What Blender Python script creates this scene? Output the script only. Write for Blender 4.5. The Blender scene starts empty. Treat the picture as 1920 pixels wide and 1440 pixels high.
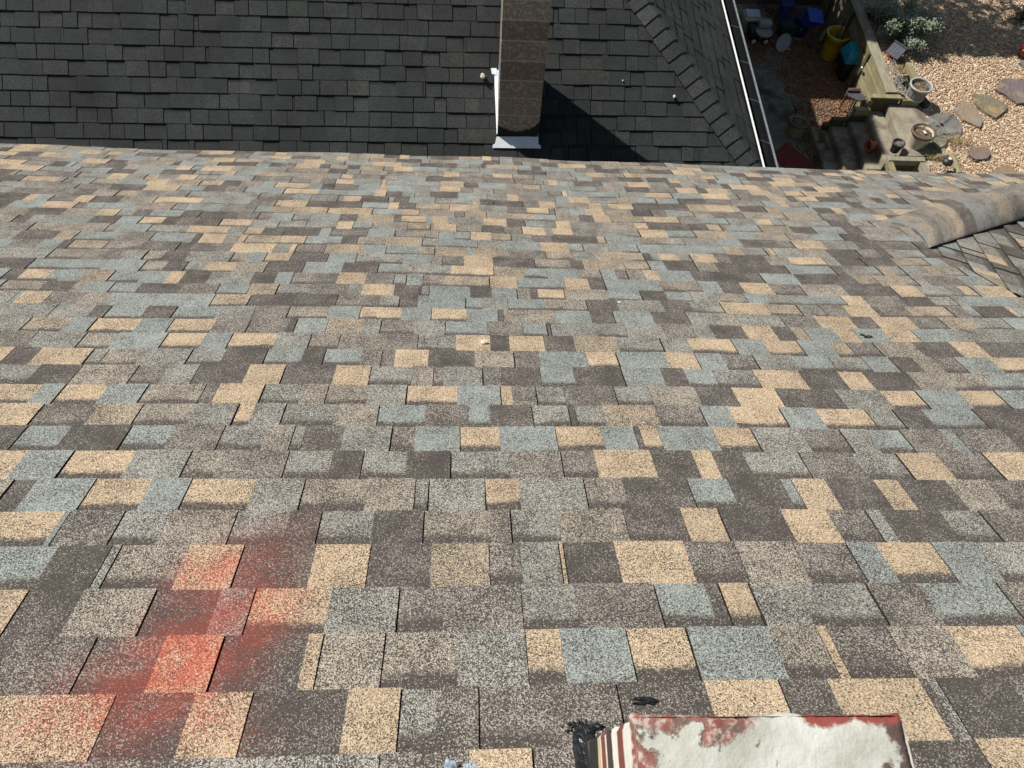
import bpy, bmesh, math, random
import numpy as np
from mathutils import Vector, Matrix
random.seed(7); RNG = np.random.default_rng(11)
SC = bpy.context.scene; C = SC.collection
# ------------------------------------------------------------------ camera
F = 1370.0; CZ = 10.1; CAM = np.array([0., 0., CZ])
def nz(v): return v / np.linalg.norm(v)
def ray(x, y): return np.array([x - 960., y - 720., F])
ds = nz(ray(872, -90)); dh = nz(np.array([19600., 180., F])); dh = nz(dh - ds * (dh @ ds)); dn_ = np.cross(ds, dh)
upc = -nz(np.array([-75., 776., F]))
gl = np.cross(ray(1353, 0), ray(1430, 308)); Yc = nz(np.cross(gl, upc)); Yc *= np.sign(Yc[2])
Xc = np.cross(Yc, upc); Xc *= np.sign(Xc[0])
M = np.array([Xc, Yc, upc])                       # camera frame -> world
cam = bpy.data.objects.new('camera', bpy.data.cameras.new('camera')); C.objects.link(cam)
cx, cy, cz = M @ np.array([1., 0, 0]), -(M @ np.array([0, 1., 0])), -(M @ np.array([0, 0, 1.]))
cam.matrix_world = Matrix(((cx[0], cy[0], cz[0], 0), (cx[1], cy[1], cz[1], 0), (cx[2], cy[2], cz[2], CZ), (0, 0, 0, 1)))
cam.data.sensor_width = 36; cam.data.lens = F / 1920 * 36; cam.data.clip_start = .05; cam.data.clip_end = 1000
cam.data.dof.use_dof = True; cam.data.dof.focus_distance = 2.9; cam.data.dof.aperture_fstop = 11.
SC.camera = cam
# ------------------------------------------------------------------ light
EL = math.radians(47.5); TR = nz(np.array([.87, -.49, 0.]))           # the way the light travels over the ground
to_sun = np.array([-TR[0] * math.cos(EL), -TR[1] * math.cos(EL), math.sin(EL)])
w = bpy.data.worlds.new('World'); SC.world = w; w.use_nodes = True
nt = w.node_tree; sky = nt.nodes.new('ShaderNodeTexSky'); sky.sky_type = 'NISHITA'; sky.sun_disc = False
sky.sun_elevation = EL; sky.sun_rotation = math.atan2(to_sun[0], to_sun[1]); sky.dust_density = .6
wb = nt.nodes.new('ShaderNodeMix'); wb.data_type = 'RGBA'; wb.blend_type = 'MULTIPLY'; wb.inputs[0].default_value = 1; wb.inputs[7].default_value = (1.05, .99, .82, 1); nt.links.new(sky.outputs[0], wb.inputs[6]); nt.links.new(wb.outputs[2], nt.nodes['Background'].inputs[0]); nt.nodes['Background'].inputs[1].default_value = .074
sl = bpy.data.lights.new('sun', 'SUN'); sl.energy = 5.0; sl.angle = math.radians(.5); sl.color = (1, .955, .88)
so = bpy.data.objects.new('sun', sl); C.objects.link(so); so.rotation_euler = Vector(to_sun).to_track_quat('Z', 'Y').to_euler()
SC.view_settings.view_transform = 'Standard'; SC.view_settings.look = 'None'; SC.view_settings.exposure = .32; SC.view_settings.gamma = 1

# ------------------------------------------------------------------ pixel of the photo (1920 wide) -> point in the world
def at(x, y, z):
    r = M @ ray(x, y); return r * ((z - CZ) / r[2]) + CAM
# ------------------------------------------------------------------ materials
def newmat(name):
    m = bpy.data.materials.new(name); m.use_nodes = True
    return m, m.node_tree, m.node_tree.nodes['Principled BSDF']
def N(nt, t, **kw):
    n = nt.nodes.new(t)
    for k, v in kw.items():
        if hasattr(n, k): setattr(n, k, v)
        else: n.inputs[k].default_value = v
    return n
def mixc(nt, fac, a, b, bt='MIX'):
    n = nt.nodes.new('ShaderNodeMix'); n.data_type = 'RGBA'; n.blend_type = bt; n.clamp_factor = True
    for s, v in ((n.inputs[0], fac), (n.inputs[6], a), (n.inputs[7], b)):
        if isinstance(v, bpy.types.NodeSocket): nt.links.new(v, s)
        elif isinstance(v, (int, float)): s.default_value = v
        else: s.default_value = (*v[:3], 1)
    return n.outputs[2]
def mth(nt, op, a, b=0., c=0.):
    n = nt.nodes.new('ShaderNodeMath'); n.operation = op
    for s, v in zip(n.inputs, (a, b, c)):
        if isinstance(v, bpy.types.NodeSocket): nt.links.new(v, s)
        else: s.default_value = v
    return n.outputs[0]
def ramp(nt, val, lo, hi, a=0., b=1.):
    n = nt.nodes.new('ShaderNodeMapRange'); n.clamp = True
    nt.links.new(val, n.inputs[0])
    for i, v in zip((1, 2, 3, 4), (lo, hi, a, b)): 
        if isinstance(v, bpy.types.NodeSocket): nt.links.new(v, n.inputs[i])
        else: n.inputs[i].default_value = v
    return n.outputs[0]
def bump(nt, p, h, strength, dist):
    b = nt.nodes.new('ShaderNodeBump'); b.inputs['Strength'].default_value = strength; b.inputs['Distance'].default_value = dist
    nt.links.new(h, b.inputs['Height']); nt.links.new(b.outputs[0], p.inputs['Normal'])
MATS = {}
def pm(name, c1, c2=None, sc=8., rough=.8, bs=.2, bsc=None, metal=0., det=6., c3=None, sc3=2., dist=.004, stretch=None, bias=0.):
    """two (three) tone weathered surface in object space"""
    if name in MATS: return MATS[name]
    m, nt, p = newmat(name)
    tc = nt.nodes.new('ShaderNodeTexCoord'); co = tc.outputs['Object']
    if stretch:
        mp = nt.nodes.new('ShaderNodeMapping'); mp.inputs['Scale'].default_value = stretch; nt.links.new(co, mp.inputs[0]); co = mp.outputs[0]
    n = N(nt, 'ShaderNodeTexNoise', Scale=sc, Detail=det, Roughness=.65); nt.links.new(co, n.inputs['Vector'])
    f = ramp(nt, n.outputs[0], .35 + bias, .65 + bias)
    col = mixc(nt, f, c1, c2 or tuple(v * .72 for v in c1))
    if c3:
        n3 = N(nt, 'ShaderNodeTexNoise', Scale=sc3, Detail=5., Roughness=.6); nt.links.new(co, n3.inputs['Vector'])
        col = mixc(nt, ramp(nt, n3.outputs[0], .5, .62), col, c3)
    nt.links.new(col, p.inputs['Base Color']); p.inputs['Roughness'].default_value = rough; p.inputs['Metallic'].default_value = metal
    if bs:
        nb = N(nt, 'ShaderNodeTexNoise', Scale=bsc or sc * 4, Detail=4.); nt.links.new(co, nb.inputs['Vector'])
        bump(nt, p, nb.outputs[0], bs, dist)
    MATS[name] = m; return m
def granule_mat(name, dark, gsc, band, bandw=.31, red=False, jit=.5, soft=.05, bst=.5, weather=None, spark=(.34, .31, .28)):
    m, nt, p = newmat(name); L = nt.links
    uv = nt.nodes.new('ShaderNodeUVMap'); uv.uv_map = 'UVMap'
    a1 = N(nt, 'ShaderNodeAttribute', attribute_name='tone'); a2 = N(nt, 'ShaderNodeAttribute', attribute_name='aux')
    sp = nt.nodes.new('ShaderNodeSeparateColor'); L.new(a2.outputs['Color'], sp.inputs[0])
    v = N(nt, 'ShaderNodeTexVoronoi', voronoi_dimensions='2D', Scale=gsc); L.new(uv.outputs[0], v.inputs['Vector'])
    vc = nt.nodes.new('ShaderNodeSeparateColor'); L.new(v.outputs['Color'], vc.inputs[0])
    big = N(nt, 'ShaderNodeTexNoise', Scale=9., Detail=3.); L.new(uv.outputs[0], big.inputs['Vector'])
    frac = mth(nt, 'ADD', a1.outputs['Alpha'], mth(nt, 'MULTIPLY', mth(nt, 'SUBTRACT', big.outputs[0], .5), .85))
    isd = ramp(nt, mth(nt, 'SUBTRACT', vc.outputs[0], frac), -.06, .06)
    lt = mixc(nt, 1., a1.outputs['Color'], mixc(nt, vc.outputs[1], (1 - jit,) * 3, (1 + jit,) * 3), 'MULTIPLY')
    dk = mixc(nt, vc.outputs[2], tuple(x * .65 for x in dark), tuple(x * 1.5 for x in dark))
    col = mixc(nt, isd, lt, dk)
    # the factory-printed dark band along the top of the exposed backing strip
    fine = N(nt, 'ShaderNodeTexNoise', Scale=120., Detail=2.); L.new(uv.outputs[0], fine.inputs['Vector'])
    t = mth(nt, 'ADD', sp.outputs[1], mth(nt, 'MULTIPLY', mth(nt, 'SUBTRACT', fine.outputs[0], .5), .35))
    t = mth(nt, 'ADD', t, mth(nt, 'MULTIPLY', mth(nt, 'SUBTRACT', big.outputs[0], .5), .25))
    bm_ = mth(nt, 'MULTIPLY', ramp(nt, t, bandw + soft, bandw - soft), sp.outputs[0])
    bc = mixc(nt, ramp(nt, vc.outputs[0], .9, .94), mixc(nt, vc.outputs[1], tuple(x * .7 for x in band), tuple(x * 1.45 for x in band)), spark)
    col = mixc(nt, bm_, col, bc)
    if red:
        rn = N(nt, 'ShaderNodeTexNoise', Scale=14., Detail=3.); L.new(uv.outputs[0], rn.inputs['Vector'])
        rf = mth(nt, 'MULTIPLY', sp.outputs[2], ramp(nt, rn.outputs[0], .3, .6, .7, 1.25))
        rf = ramp(nt, mth(nt, 'SUBTRACT', mth(nt, 'MULTIPLY', rf, 1.15), mth(nt, 'MULTIPLY', vc.outputs[1], .55)), -.12, .42); rf = mth(nt, 'MULTIPLY', rf, ramp(nt, sp.outputs[2], 0., .18))
        col = mixc(nt, rf, col, mixc(nt, 1., mixc(nt, .4, col, (.33, .33, .33)), (1.12, .33, .26), 'MULTIPLY'))
    if weather:
        wn = N(nt, 'ShaderNodeTexNoise', Scale=1.3, Detail=4.); L.new(uv.outputs[0], wn.inputs['Vector'])
        col = mixc(nt, 1., col, mixc(nt, ramp(nt, wn.outputs[0], .3, .7), (weather[0],) * 3, (weather[1],) * 3), 'MULTIPLY')
    L.new(col, p.inputs['Base Color']); p.inputs['Roughness'].default_value = .93
    p.inputs['Specular IOR Level'].default_value = .25
    bump(nt, p, v.outputs['Distance'], bst, .0015)
    return m
M_MAIN = granule_mat('granule_shingle', (.061, .053, .047), 440., (.062, .052, .046), red=True, jit=.48, weather=(.92, 1.08))
M_DARK = granule_mat('charcoal_shingle', (.022, .0245, .024), 240., (.020, .022, .022), jit=.4, bst=.4, weather=(.74, 1.3), spark=(.05, .05, .05))

# ------------------------------------------------------------------ objects
def setp(o, label=None, cat=None, group=None, kind=None):
    for k, v in (('label', label), ('category', cat), ('group', group), ('kind', kind)):
        if v: o[k] = v
    return o
def thing(name, label, cat, loc=(0, 0, 0), rz=0., group=None):
    o = bpy.data.objects.new(name, None); C.objects.link(o); o.location = [float(v) for v in loc]; o.rotation_euler = (0, 0, rz)
    o.empty_display_size = .1
    return setp(o, label, cat, group)
def obj(name, bm, m, parent=None, smooth=False, label=None, loc=None):
    me = bpy.data.meshes.new(name)
    bmesh.ops.recalc_face_normals(bm, faces=bm.faces); bm.to_mesh(me); bm.free()
    for q in (m if isinstance(m, (list, tuple)) else [m]): me.materials.append(q)
    if smooth:
        me.polygons.foreach_set('use_smooth', [True] * len(me.polygons))
    o = bpy.data.objects.new(name, me); C.objects.link(o)
    if parent is not None: o.parent = parent
    if loc is not None: o.location = [float(v) for v in loc]
    if label: o['label'] = label
    return o
def B(): return bmesh.new()
def box(bm, x0, x1, y0, y1, z0, z1, mat=0, rot=None, bev=0., org=None):
    r = bmesh.ops.create_cube(bm, size=1.); vs = r['verts']
    for v in vs: v.co = Vector(((x0 + x1) / 2 + v.co.x * (x1 - x0), (y0 + y1) / 2 + v.co.y * (y1 - y0), (z0 + z1) / 2 + v.co.z * (z1 - z0)))
    fs = list({f for v in vs for f in v.link_faces})
    for f in fs: f.material_index = mat
    if bev:
        es = list({e for v in vs for e in v.link_edges})
        rb = bmesh.ops.bevel(bm, geom=es, offset=bev, segments=2, affect='EDGES', profile=.6)
        vs = list({v for f in rb['faces'] for v in f.verts} | {v for v in vs if v.is_valid})
        for v in list(vs):
            for f in v.link_faces: f.material_index = mat; vs = vs if all(q in vs for q in f.verts) else list(set(vs) | set(f.verts))
    if rot is not None:
        c = Vector(org) if org is not None else Vector(((x0 + x1) / 2, (y0 + y1) / 2, (z0 + z1) / 2))
        bmesh.ops.rotate(bm, verts=vs, cent=c, matrix=rot)
    return vs
def lathe(bm, prof, seg=24, c=(0, 0, 0), mat=0, sq=1.):
    rings = []
    for r, z in prof:
        rings.append([bm.verts.new((c[0] + r * math.cos(2 * math.pi * i / seg), c[1] + r * sq * math.sin(2 * math.pi * i / seg), c[2] + z)) for i in range(seg)] if r > 1e-5 else [bm.verts.new((c[0], c[1], c[2] + z))])
    vs = [v for q in rings for v in q]
    for a, b in zip(rings, rings[1:]):
        for i in range(seg):
            j = (i + 1) % seg
            if len(a) == 1 and len(b) == 1: continue
            f = bm.faces.new((a[0], b[j], b[i]) if len(a) == 1 else (a[i], a[j], b[0]) if len(b) == 1 else (a[i], a[j], b[j], b[i]))
            f.material_index = mat
    return vs
def tube(bm, pts, r, seg=8, mat=0):
    pts = [Vector(p) for p in pts]; rs = r if isinstance(r, (list, tuple)) else [r] * len(pts); prev = None; rings = []
    for i, p in enumerate(pts):
        d = (pts[min(i + 1, len(pts) - 1)] - pts[max(i - 1, 0)]).normalized()
        a = d.orthogonal() if prev is None else (prev - d * prev.dot(d)); a.normalize(); prev = a; b = d.cross(a)
        rings.append([bm.verts.new(p + (a * math.cos(2 * math.pi * k / seg) + b * math.sin(2 * math.pi * k / seg)) * rs[i]) for k in range(seg)])
    for a, b in zip(rings, rings[1:]):
        for k in range(seg):
            j = (k + 1) % seg; bm.faces.new((a[k], a[j], b[j], b[k])).material_index = mat
    bm.faces.new(rings[0]).material_index = mat; bm.faces.new(rings[-1]).material_index = mat
    return [v for q in rings for v in q]
def prism(bm, poly, z0, z1, mat=0):
    a = [bm.verts.new((p[0], p[1], z0)) for p in poly]; b = [bm.verts.new((p[0], p[1], z1)) for p in poly]
    fs = [bm.faces.new(a[::-1]), bm.faces.new(b)]
    for i in range(len(poly)):
        j = (i + 1) % len(poly); fs.append(bm.faces.new((a[i], a[j], b[j], b[i])))
    for f in fs: f.material_index = mat
    return a + b
def raw(name, V, Fc, m, parent=None, mats=None):
    me = bpy.data.meshes.new(name); me.from_pydata([tuple(map(float, v)) for v in V], [], Fc); 
    for q in (m if isinstance(m, (list, tuple)) else [m]): me.materials.append(q)
    o = bpy.data.objects.new(name, me); C.objects.link(o)
    if parent is not None: o.parent = parent
    return o
def basis(O, U, S, parent=None):
    Nn = np.cross(U, S); m = Matrix([[U[i], S[i], Nn[i], O[i]] for i in range(3)] + [[0, 0, 0, 1]])
    return m
# ------------------------------------------------------------------ shingles
TONE = {'T': (.43, .33, .225, .74), 'S': (.37, .30, .22, .58), 'B': (.252, .274, .258, .68), 'G': (.300, .292, .260, .52),
        'N': (.335, .295, .242, .51), 'M': (.300, .268, .235, .36), 'D': (.25, .222, .20, .17)}
def shingle_mesh(rows, wave, redf=None, tone=TONE, butt=.006, lift=.0035, du=.09, gap=.0035, jag=.0015):
    """rows: (s0, s1, [(u0, u1, tone, band, joint)...]); returns a bmesh in flat (u, s, height) coordinates"""
    bm = bmesh.new(); uvl = bm.loops.layers.uv.new('UVMap'); ct = bm.loops.layers.float_color.new('tone'); ca = bm.loops.layers.float_color.new('aux')
    TS = (0., .16, .34, .62, 1.)
    def face(vs, tn, bd, ts):
        f = bm.faces.new([bm.verts.new((u, s, h)) for u, s, h in vs])
        for l, (u, s, h), t in zip(f.loops, vs, ts):
            l[uvl].uv = (u, s + h * .7); l[ct] = tn; l[ca] = (bd, t, redf(u, s) if redf else 0., 1.)
    for s0, s1, cells in rows:
        L = s1 - s0
        u0, u1 = cells[0][0], cells[-1][1]
        nn = max(1, int((u1 - u0) / .5))
        for k in range(nn):                                          # felt under the joints
            a, b = u0 + (u1 - u0) * k / nn, u0 + (u1 - u0) * (k + 1) / nn
            face([(a, s0, wave(a, s0) - .002), (b, s0, wave(b, s0) - .002), (b, s1, wave(b, s1) + butt - .007), (a, s1, wave(a, s1) + butt - .007)], (.012, .012, .012, 1), 0, (1, 1, 1, 1))
        for (a, b, tn, bd, jt) in cells:
            q = tone[tn]; j = random.uniform(.93, 1.07); tn_ = (q[0] * j, q[1] * j, q[2] * j, q[3] + random.uniform(-.05, .05))
            lf = 0. if bd else lift
            if jt: a += gap * random.uniform(.6, 1.5)
            e = s1 + random.uniform(-jag, jag); sk = random.uniform(-.002, .002) if jt else 0
            n = max(1, round((b - a) / du)); us = [a + (b - a) * i / n for i in range(n + 1)]
            H = lambda u, t: wave(u, s0 + L * t) + .0005 + butt * t + lf
            P = lambda u, t: (u + (sk * (1 - t) if u == a else 0), s0 - .008 + (e - s0 + .008) * t if t else s0 - .008, H(u, t))
            for i in range(n):
                for t0, t1 in zip(TS, TS[1:]):
                    face([P(us[i], t0), P(us[i + 1], t0), P(us[i + 1], t1), P(us[i], t1)], tn_, bd, (t0, t0, t1, t1))
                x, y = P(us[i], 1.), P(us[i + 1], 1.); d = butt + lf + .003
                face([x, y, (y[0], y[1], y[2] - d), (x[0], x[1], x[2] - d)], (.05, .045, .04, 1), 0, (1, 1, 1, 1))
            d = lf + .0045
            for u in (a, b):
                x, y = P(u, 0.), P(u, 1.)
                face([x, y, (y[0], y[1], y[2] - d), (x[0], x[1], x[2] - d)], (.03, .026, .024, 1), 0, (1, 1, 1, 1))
    return bm
def rand_cells(u0, u1, wts, wmin=.07, wmax=.25, bandp=.5, jp=(.62, .15)):
    out = []; u = u0; prev = False
    ks = list(wts); ps = [wts[k] for k in ks]; last = ''
    while u < u1:
        w_ = random.uniform(wmin, wmax) if random.random() > .06 else random.uniform(.02, .05)
        band = random.random() < bandp if not prev else random.random() < .25
        t = random.choices(ks, ps)[0]
        if t == last == 'T': t = random.choices(ks, ps)[0]
        out.append((u, min(u + w_, u1), t, 1. if band else 0., random.random() < (jp[0] if band != prev else jp[1])))
        prev = band; last = t; u += w_
    return out
def place(o, mat4, parent):
    o.parent = parent
    o.matrix_basis = Matrix.Translation(-Vector(parent.location)) @ mat4 if parent else mat4
def cut(bm, segs, kill):
    """cut along the lines through segs (in u, s), then drop the faces whose centre the test names"""
    for (a, b) in segs:
        d = Vector((b[0] - a[0], b[1] - a[1], 0)); 
        bmesh.ops.bisect_plane(bm, geom=bm.verts[:] + bm.edges[:] + bm.faces[:], plane_co=(a[0], a[1], 0), plane_no=(-d.y, d.x, 0), dist=1e-5)
    dead = [f for f in bm.faces if kill(*f.calc_center_median()[:2])]
    bmesh.ops.delete(bm, geom=dead, context='FACES')
def inpoly(p, poly):
    x, y = p; c = False
    for i in range(len(poly)):
        (x0, y0), (x1, y1) = poly[i], poly[i - 1]
        if (y0 > y) != (y1 > y) and x < (x1 - x0) * (y - y0) / (y1 - y0) + x0: c = not c
    return c

# ================================================================== OUR HOUSE
HM = 1.4510821
U0, S0 = M @ dh, M @ ds; N0 = np.cross(U0, S0)                       # right, down the slope, outward
O0 = CAM - N0 * HM
def us(x, y):                                                        # pixel -> (u, s) on the main slope
    r = M @ ray(x, y); t = HM / (r @ -N0); p = r * t; return np.array([p @ U0, p @ S0])
def px_row(x, s):                                                    # u where the slope line s crosses image column x
    A = lambda y: (ray(x, y) @ ds) * HM - s * (ray(x, y) @ dn_)
    a0, a1 = A(0.), A(1.); y = -a0 / (a1 - a0); return us(x, y)[0]
TRACE = """
-200 M,340 G,|705 M,880 T,|1001 M,1390 M,|1700 Db,1866 T
-200 T,|192 D,348 T,|459 D,645 T,|747 Gb,820 M,|897 Mb,1036 M,|1163 D,1335 T,|1478 D,1575 T,1752 D,1770 G,|1785 D,1925 M
-200 D,0 M,|157 Mb,293 T,|404 Db,460 D,568 T,|597 N,|717 Nb,858 G,|987 Tb,1055 B,|1181 Tb,|1297 B,1458 Nb,1552 T,|1570 Mb,1688 N,1803 Tb,1940 B
-200 T,|28 D,137 N,|275 Db,402 G,|467 Tb,615 G,|745 Mb,832 M,|978 Gb,1083 M,|1233 Bb,1332 Db,|1358 Tb,|1417 G,1507 Gb,|1643 M,1747 Bb,|1897 M
-200 Bb,87 D,|190 G,|208 Nb,340 T,|445 D,585 T,|690 D,808 S,|917 Mb,977 G,|1050 T,|1059 Db,1158 T,1292 Mb,1390 N,|1502 Mb,|1605 B,1663 Tb,1772 B,|1855 Gb
-200 Tb,103 B,|113 M,|218 Gb,308 N,|435 Gb,537 D,|597 Gb,698 D,|793 Nb,920 M,|957 Gb,1048 N,|1173 Db,1284 T,|1355 D,1477 T,1565 Mb,|1640 G,1668 D,1783 Gb,|1857 M
-200 N,|3 Db,50 B,|162 Tb,273 B,|347 Tb,472 G,|565 Nb,687 N,|777 Gb,|802 T,806 G,|909 Tb,975 G,|1097 Nb,1173 D,|1295 Bb,1375 D,|1477 Bb,1498 T,1562 D,1657 T,1702 D,1795 N,1872 Mb
-200 T,32 B,|120 Tb,242 G,|348 Nb,410 M,|535 Gb,620 D,|678 Gb,762 D,|844 Gb,955 M,|1053 Mb,1117 T,1225 D,1305 T,1342 D,1402 Gb,|1510 M,1613 Gb,|1697 T,1773 Mb,|1863 T
-200 D,|32 Bb,118 D,|233 Bb,318 M,|413 Gb,497 N,|547 Gb,|568 D,643 G,|732 Mb,778 B,|862 Tb,937 B,|1043 Tb,1130 B,|1192 D,|1203 Tb,1238 B,|1343 Tb,|1417 G,1510 Mb,|1587 G,1638 Bb,|1703 M,1780 B,|1803 M,1897 D
-200 T,|65 Mb,172 S,|257 Nb,362 G,|440 Tb,473 G,|530 Gb,633 N,|708 Bb,797 M,|877 Bb,918 D,|998 Gb,|1067 D,1080 Gb,1132 S,|1233 Mb,|1318 B,1373 Tb,|1470 B,1540 Tb,|1635 Gb,|1687 D,1743 Bb,|1840 D
-200 Tb,65 B,|108 Tb,192 B,|267 Nb,|377 Mb,405 T,|490 Gb,565 N,|612 Nb,690 G,|761 Tb,857 B,|938 T,960 M,|1005 Gb,1058 M,|1153 Gb,1220 N,1308 D,1380 T,|1462 D,|1520 Db,1577 G,1663 Tb,|1730 B,1810 Tb,|1880 B
-200 Gb,60 D,|140 N,|248 Mb,307 G,|365 D,462 T,|530 D,627 T,|693 Gb,773 N,|812 Mb,832 G,|904 M,940 D,|1013 Bb,1077 D,|1167 B,1243 D,1287 Bb,|1343 Gb,1420 T,1507 D,1583 T,1630 D,|1713 N,1777 Nb,|1857 Bb
-200 T,|12 D,65 T,|163 Gb,|192 Nb,263 G,|353 Gb,418 D,|497 Bb,567 D,|607 Bb,678 M,|715 M,740 T,803 D,890 N,|963 M,1012 B,1100 Tb,|1157 B,1250 T,|1307 B,1357 Mb,|1417 G,1493 Bb,|1563 Gb,1627 B,|1677 D,|1720 N,1760 Mb,1803 B,1867 Tb
-200 M,|57 G,|150 Nb,213 B,|305 Tb,380 B,|430 Tb,517 G,|580 Nb,|635 N,723 M,|783 Gb,855 T,919 D,955 T,1020 D,1077 S,1157 Gb,|1240 G,1293 Tb,|1377 B,1437 Tb,|1503 B,1563 Sb,|1597 Mb,|1647 N,1723 D,1793 T,1843 D
-200 G,|47 Sb,123 B,|170 Tb,257 B,|317 Tb,400 M,|465 M,540 D,|553 B,|613 S,680 G,|713 Mb,777 G,|834 Bb,913 M,980 Bb,|1025 D,|1032 G,1120 Gb,1173 G,1243 M,1302 G,1335 D,1397 T,1453 D,1490 S,|1513 B,1570 T,|1607 B,1663 T,|1717 B,1783 G
-200 G,|97 G,170 D,|200 Bb,270 D,|325 Bb,407 G,|475 M,|540 Nb,617 B,|675 Tb,753 B,|808 Tb,875 B,|933 D,945 N,1043 B,1107 D,|1150 B,1223 D,|1290 G,1350 N,|1383 G,|1467 M,1533 T,1600 D,1643 T,|1713 Mb,1770 S,|1823 Gb,1890 B
""".strip().split('\n')
YL = [1414, 1293, 1188, 1103, 1023, 960, 901, 849, 803, 763, 727, 692, 662, 633, 607, 584, 562, 543, 522, 503, 485, 469, 453]
SL = [us(897, y)[1] for y in YL]; SL = [SL[0] - .16] + SL
UMIN, UMAX, SEND = -6.6, 7.2, 6.16
WT = {'T': .19, 'S': .06, 'B': .22, 'G': .17, 'N': .12, 'M': .12, 'D': .17}
rows = []; s = SL[0]
for k in range(7): rows.append((s - .15, s, rand_cells(UMIN, UMAX, WT))); s -= .15
rows.reverse()
for k in range(len(SL) - 1):
    s0, s1 = SL[k], SL[k + 1]
    if k < len(TRACE):
        cl = []; items = TRACE[k].split(',')
        for i, it in enumerate(items):
            jt = it.startswith('|'); x, t = it.lstrip('|').split(); x = float(x)
            cl.append([px_row(x, (s0 + s1) / 2), t[0], 1. if t.endswith('b') else 0., jt])
        ue = px_row(2040, (s0 + s1) / 2)
        cells = [(c[0], (cl[i + 1][0] if i + 1 < len(cl) else ue), c[1], c[2], c[3]) for i, c in enumerate(cl)]
        lead = rand_cells(UMIN, cells[0][0], WT) if cells[0][0] > UMIN + .05 else []
        first = cells[0]
        # the strip left of the frame goes on at random up to the first traced shingle
        cells = lead + cells + (rand_cells(ue, UMAX, WT) if ue < UMAX - .05 else [])
        cells = [c for c in cells if c[1] > UMIN and c[0] < UMAX]
        rows.append((s0, s1, cells))
    else: rows.append((s0, s1, rand_cells(UMIN, UMAX, WT, .06, .23)))
s = SL[-1]; n = round((SEND - s) / .137)
for k in range(n): rows.append((s + (SEND - s) * k / n, s + (SEND - s) * (k + 1) / n, rand_cells(UMIN, UMAX, WT, .06, .23)))
def wave0(u, s):
    w_ = .004 * math.sin(1.7 * u + .6 * s) + .003 * math.sin(3.9 * u - 1.1 * s + 1) + .0025 * math.sin(2.3 * s + u)
    e = max(0., (s - 5.2)); w_ += e * e * (.009 * math.sin(1.3 * u + 1) + .003 * math.sin(5.3 * u)) - e * e * .02
    return w_
SPR = [(325, 1248, 85, .95), (345, 1215, 50, .5), (450, 1215, 65, .55), (372, 1085, 60, .55), (500, 1065, 75, .48), (400, 1165, 75, .55), (505, 1140, 45, .55), (570, 985, 50, .22),
       (95, 1340, 95, .42), (230, 1345, 80, .42), (640, 905, 30, .28), (712, 940, 14, .40), (470, 1395, 60, .35), (335, 1320, 70, .5), (240, 1275, 55, .5), (420, 1060, 45, .3), (500, 1180, 40, .45), (700, 1100, 50, .12), (470, 990, 60, .18)]
SPQ = []
for x, y, r, a in SPR:
    p = us(x, y); q = us(x + r, y); SPQ.append((p[0], p[1], abs(q[0] - p[0]) * 1.22, a))
def redf(u, s):
    k = 1.
    for a, b, r, w_ in SPQ:
        d = ((u - a) ** 2 + (s - b) ** 2 * .8) / (r * r)
        if d < 6: k *= 1 - w_ * math.exp(-d)
    return (1 - k) * .56
house = thing('house', 'house under the tan, grey and blue shingle roof that fills the foreground', 'house', (0, 2, 0))
crest = [(1728, 446), (1742, 428), (1762, 413), (1800, 396), (1858, 373), (2040, 334)]
crest2 = [(1630, 424), (1668, 407), (1705, 393), (1755, 378), (1818, 364), (1890, 348), (1950, 337), (2010, 332)]
mid2 = [(1712, 424), (1742, 408), (1772, 396), (1812, 383), (1866, 366), (1938, 349), (1995, 339), (2060, 334)]
vall = [(1737, 467), (1746, 463), (1775, 454), (1815, 441), (1870, 424), (1930, 406), (2005, 384), (2085, 360)]
hipe = [(1735, 468), (1790, 497), (1850, 527), (2150, 684)]
cu, hu = [us(*p) for p in crest], [us(*p) for p in hipe]
R = [tuple(p) for p in cu] + [(9., cu[-1][1])] + [(9., hu[-1][1] - 3.)] + [tuple(hu[-1])] + [tuple(p) for p in hu[-2::-1]]
bmr = shingle_mesh(rows, wave0, redf)
segs = [(cu[i], cu[i + 1]) for i in range(5)] + [(cu[0], hu[0])] + [(hu[0], hu[3])]
# only the corner near the other wing is cut
corner = [f for f in bmr.faces if f.calc_center_median()[0] > cu[0][0] - .5 and f.calc_center_median()[1] < 5.4]
bm2 = bmr.copy()
cs = lambda c: c[0] > cu[0][0] - .5 and c[1] < 5.4
bmesh.ops.delete(bmr, geom=corner, context='FACES')
bmesh.ops.delete(bm2, geom=[f for f in bm2.faces if not cs(f.calc_center_median())], context='FACES')
cut(bm2, segs, lambda u, s: inpoly((u, s), R))
tmp = bpy.data.meshes.new('t'); bm2.to_mesh(tmp); bm2.free(); bmr.from_mesh(tmp); bpy.data.meshes.remove(tmp)
roof = obj('roof', bmr, M_MAIN); place(roof, basis(O0, U0, S0), house)
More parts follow.
